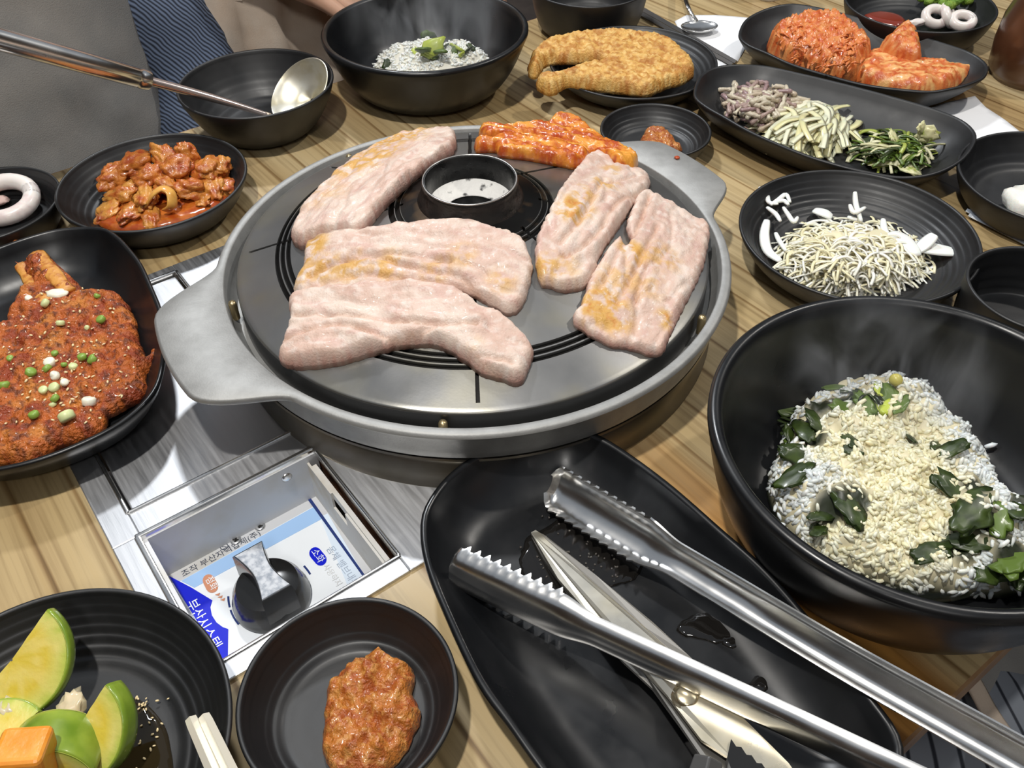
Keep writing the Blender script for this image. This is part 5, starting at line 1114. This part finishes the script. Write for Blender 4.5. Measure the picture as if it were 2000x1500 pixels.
# ------------------------------------------------------------------ diners: two across the table, one beside the photographer
def skin_mesh(J, E, sub=1):
    me = bpy.data.meshes.new('tmp'); me.from_pydata([j[0] for j in J], E, [])
    bm = bmesh.new(); bm.from_mesh(me); ly = bm.verts.layers.skin.verify(); bm.verts.ensure_lookup_table()
    for i, j in enumerate(J):
        r = j[1] if isinstance(j[1], tuple) else (j[1], j[1]); bm.verts[i][ly].radius = r; bm.verts[i][ly].use_root = (i == 0)
    bm.to_mesh(me); bm.free(); o = bpy.data.objects.new('tmp', me); COL.objects.link(o)
    o.modifiers.new('s', 'SKIN'); q = o.modifiers.new('u', 'SUBSURF'); q.levels = sub
    bpy.context.view_layer.update(); ev = o.evaluated_get(bpy.context.evaluated_depsgraph_get()); m2 = bpy.data.meshes.new_from_object(ev)
    V = [v.co.copy() for v in m2.vertices]; F = [list(p.vertices) for p in m2.polygons]
    bpy.data.objects.remove(o); bpy.data.meshes.remove(me); bpy.data.meshes.remove(m2); return V, F
def person(u, v, face, label, shirt_m, trouser_m, apron_m, arms, sleeve, hairc, lean=0.0, apron_w=.17, apron_x=0.0, strap=False, pleat=0.0):
    base = UV(u, v, 0); fv = VX*face; Y = -fv; X = Vector((Y.y, -Y.x, 0)); Mx = Matrix(((X.x, Y.x, 0, base.x), (X.y, Y.y, 0, base.y), (0, 0, 1, 0), (0, 0, 0, 1)))
    t = thing('person', base+Vector((0, 0, FL)), label, 'person'); tw = lambda V: [tuple(Mx@Vector(q)) for q in V]
    L = lean
    J = [((0, .02, -.19), .125), ((0, .01-L*.3, -.06), .118), ((0, .0-L*.6, .08), .122), ((0, .01-L, .20), .115), ((0, .015-L, .285), .052), ((0, -.005-L, .345), .060), ((0, -.01-L, .40), .082), ((0, .0-L, .455), .072), ((0, .0-L, .485), .04)]
    E = [(i, i+1) for i in range(8)]
    legs = []
    for s in (-1, 1):
        b = len(J); J += [((s*.085, 0, -.20), .095), ((s*.10, -.22, -.205), .078), ((s*.105, -.42, -.215), .060), ((s*.105, -.41, -.42), .056), ((s*.105, -.40, -.66), .038), ((s*.11, -.44, -.715), .034), ((s*.115, -.55, -.722), .026)]
        E += [(0, b)]+[(b+i, b+i+1) for i in range(6)]; legs.append(list(range(b, b+5)))
    armi = []
    for s, (el, wr, hd) in zip((-1, 1), arms):
        b = len(J); sh = (s*.175, .015-L, .225); mid = tuple((el[i]+wr[i])/2 for i in range(3))
        J += [(sh, .058), (tuple((sh[i]+el[i])/2 for i in range(3)), .050), (el, .043), (mid, .040), (wr, .028), (tuple(wr[i]+(hd[i]-wr[i])*.6 for i in range(3)), (.034, .018))]
        E += [(3, b)]+[(b+i, b+i+1) for i in range(5)]; armi.append(list(range(b, b+5)))
        w_, h_ = Vector(wr), Vector(hd); d_ = (h_-w_).normalized(); sd = d_.cross(Vector((0, 0, 1))).normalized(); pl = b+5
        for k, (off, ln) in enumerate(((-.026, .068), (-.009, .078), (.009, .074), (.025, .060))):
            r0 = w_+d_*.085+sd*off; q = len(J); J += [(tuple(r0), .0095), (tuple(r0+d_*ln*.5+Vector((0, 0, -.006))), .0085), (tuple(r0+d_*ln+Vector((0, 0, -.022))), .0070)]; E += [(pl, q), (q, q+1), (q+1, q+2)]
        q = len(J); th = -s; J += [(tuple(w_+d_*.045+sd*.034*th), .0105), (tuple(w_+d_*.075+sd*.050*th+Vector((0, 0, -.006))), .0085)]; E += [(pl-1, q), (q, q+1)]
    V, F = skin_mesh(J, E, 1); add('body', tw(V), F, SKIN, t)
    def garment(name, idx, edges, k, m):
        JJ = [(J[i][0], (J[i][1] if not isinstance(J[i][1], tuple) else J[i][1][0])*k+.006) for i in idx]; mp_ = {i: n for n, i in enumerate(idx)}
        V, F = skin_mesh(JJ, [(mp_[a], mp_[b]) for a, b in edges], 2)
        V = [(q.x+.006*nz(q.x, q.y, q.z, 24), q.y+.008*nz(q.x+5, q.y, q.z, 24), q.z) for q in V]; return add(name, tw(V), F, m, t)
    idx = [0, 1, 2, 3]; ed = [(0, 1), (1, 2), (2, 3)]
    for a in armi:
        use = a[:sleeve]; idx += use; ed += [(3, use[0])]+[(use[i], use[i+1]) for i in range(len(use)-1)]
    garment('shirt', idx, ed, 1.10, shirt_m)
    idx = [0]; ed = []
    for l in legs: idx += l; ed += [(0, l[0])]+[(l[i], l[i+1]) for i in range(4)]
    garment('trousers', idx, ed, 1.10, trouser_m)
    for s in (-1, 1): add('shoe', tw([tuple(q) for q in chunk((s*.11, -.48, -.705), (.048, .125, .036), amp=.08)[0]]), ico(3)[1], mat('dark_shoe', (.03, .03, .03), .5), t)
    Hd = Vector((0, -.005-L, .405)); V, F = ico(3)
    add('hair', tw([tuple(Hd+Vector((q[0]*.096, .018+q[1]*.102, .026+q[2]*.098))) if q[1] > -.55 or q[2] > .45 else tuple(Hd+Vector((q[0]*.080, q[1]*.06, q[2]*.07))) for q in V]), F, mat('hair_'+hairc, (.015, .011, .009), .45), t)
    for s in (-1, 1):
        add('eye', tw(chunk(Hd+Vector((s*.028, -.066, .0)), (.012, .007, .007), amp=0, sub=2)[0]), ico(2)[1], mat('eye_dark', (.02, .015, .01), .2), t)
        add('ear', tw(chunk(Hd+Vector((s*.074, .005, -.005)), (.008, .018, .028), amp=.05, sub=2)[0]), ico(2)[1], SKIN, t)
    add('nose', tw(chunk(Hd+Vector((0, -.074, -.022)), (.012, .014, .018), amp=.05, sub=2)[0]), ico(2)[1], SKIN, t)
    add('mouth', tw(chunk(Hd+Vector((0, -.062, -.050)), (.022, .006, .006), amp=.05, sub=2)[0]), ico(2)[1], mat('lips', (.42, .16, .13), .4), t)
    # apron: bib down the front of the torso, skirt over the lap
    n, mrows = 34, 40; top = []; bot = []
    for j in range(mrows):
        sp = j/(mrows-1)
        for i in range(n):
            q = i/(n-1)*2-1; x = apron_x+q*apron_w*(1-.10*smooth01((.30-sp)/.30))
            if sp < .62:
                z = .22-.36*sp/.62; lz = L*(smooth01((z+.2)/.4)); y = -lz-.148*math.sqrt(max(0, 1-(x/.245)**2))-.004
            else:
                f = (sp-.62)/.38; z = -.14+.028*smooth01(f*3)-.03*f-.028*(1-min(1, abs(abs(x)-.10)/.10)**2 if abs(x) < .10 else 0)*0; y = -.148*math.sqrt(max(0, 1-(x/.245)**2))-.004-.30*f
                z += .012*math.cos(x/.10*PI)*-1*smooth01(f*2)
            k = pleat*math.sin(x*120+2.5*nz(x, z, 3, 14))+.004*nz(x, y+z, 1, 18)
            top.append((x, y-k, z+k*.4))
    V = top+[(a, b+.004, c-.004) for a, b, c in top]; B = len(top); F = []
    for j in range(mrows-1):
        for i in range(n-1): a = j*n+i; F.append([a, a+n, a+n+1, a+1]); F.append([B+a, B+a+1, B+a+n+1, B+a+n])
    edge = [i for i in range(n)]+[j*n+n-1 for j in range(1, mrows)]+[(mrows-1)*n+i for i in range(n-2, -1, -1)]+[j*n for j in range(mrows-2, 0, -1)]
    for a, b in zip(edge, edge[1:]+edge[:1]): F.append([a, b, B+b, B+a])
    add('apron', tw(V), F, apron_m, t)
    return t, tw
GREYCLOTH = mat('grey_apron', (.30, .29, .275), .85, var=(14, (.24, .24, .235), .4, .65), bump=(900, .5, .0006))
BEIGE = mat('beige_apron', (.62, .53, .44), .85, var=(20, (.56, .44, .34), .4, .65), bump=(800, .4, .0005))
NAVY = stripe_mat('navy_stripe', (.008, .012, .024), (.15, .20, .31), 95, dist=4.0, axis='DIAGONAL')
person(.03, -1.06, 1, 'person at the far left in a grey apron over a navy striped shirt', NAVY, mat('dark_trousers', (.03, .035, .05), .8), GREYCLOTH, (((-.27, -.02, -.02), (-.14, -.22, -.10), (-.06, -.27, -.10)), ((.262, -.070, -.010), (.19, -.16, -.20), (.12, -.22, -.21))), 5, 'a', apron_w=.215)
person(.47, -1.105, 1, 'person behind the far rice bowl in a pleated beige apron, bare forearm by the bowl', mat('cream_shirt', (.50, .44, .38), .8), mat('dark_trousers'), BEIGE, (((-.15, -.115, .190), (-.085, -.160, .085), (-.045, -.170, .060)), ((.25, -.05, -.02), (.16, -.20, -.12), (.08, -.25, -.13))), 2, 'b', apron_w=.20, pleat=.010)
STRP = stripe_mat('pinstripe', (.26, .29, .34), (.025, .03, .045), 24, axis='X', dist=2.0, lo=.88, hi=.98)
tC, twC = person(.50, .17, -1, 'person beside the photographer in a grey apron and striped trousers, at the near right', mat('cream_shirt'), STRP, GREYCLOTH, (((-.25, .05, -.02), (-.25, -.02, -.22), (-.24, -.08, -.25)), ((.25, .05, -.02), (.25, -.02, -.22), (.24, -.08, -.25))), 5, 'c', apron_w=.125, apron_x=-.02)
add('apron_strap', *tube(crom([W(1880, 1300, -.10), W(1905, 1340, -.105), W(1935, 1395, -.11), W(1975, 1450, -.10), W(2030, 1510, -.08)], 5, False), [.0065]*21, 8, True, .2), BEIGE, tC)
for lab, u, v in (('long dark bench under the far diners', .28, -1.10), ('dark stool under the neighbour at the near right', .50, .20)):
    t = thing('bench', UV(u, v, FL), lab, 'bench', rz=TH); hw = .52 if 'long' in lab else .20
    bevel(add('seat', *uvbox(u-hw, u+hw, v-.19, v+.19, -.40, -.34), mat('vinyl_seat', (.04, .03, .028), .45), t, smooth=False), .01)
    for a in (-hw+.05, hw-.05):
        for b in (-.14, .14): add('leg', *uvbox(u+a-.02, u+a+.02, v+b-.02, v+b+.02, FL, -.40), mat('dark_paint'), t, smooth=False)
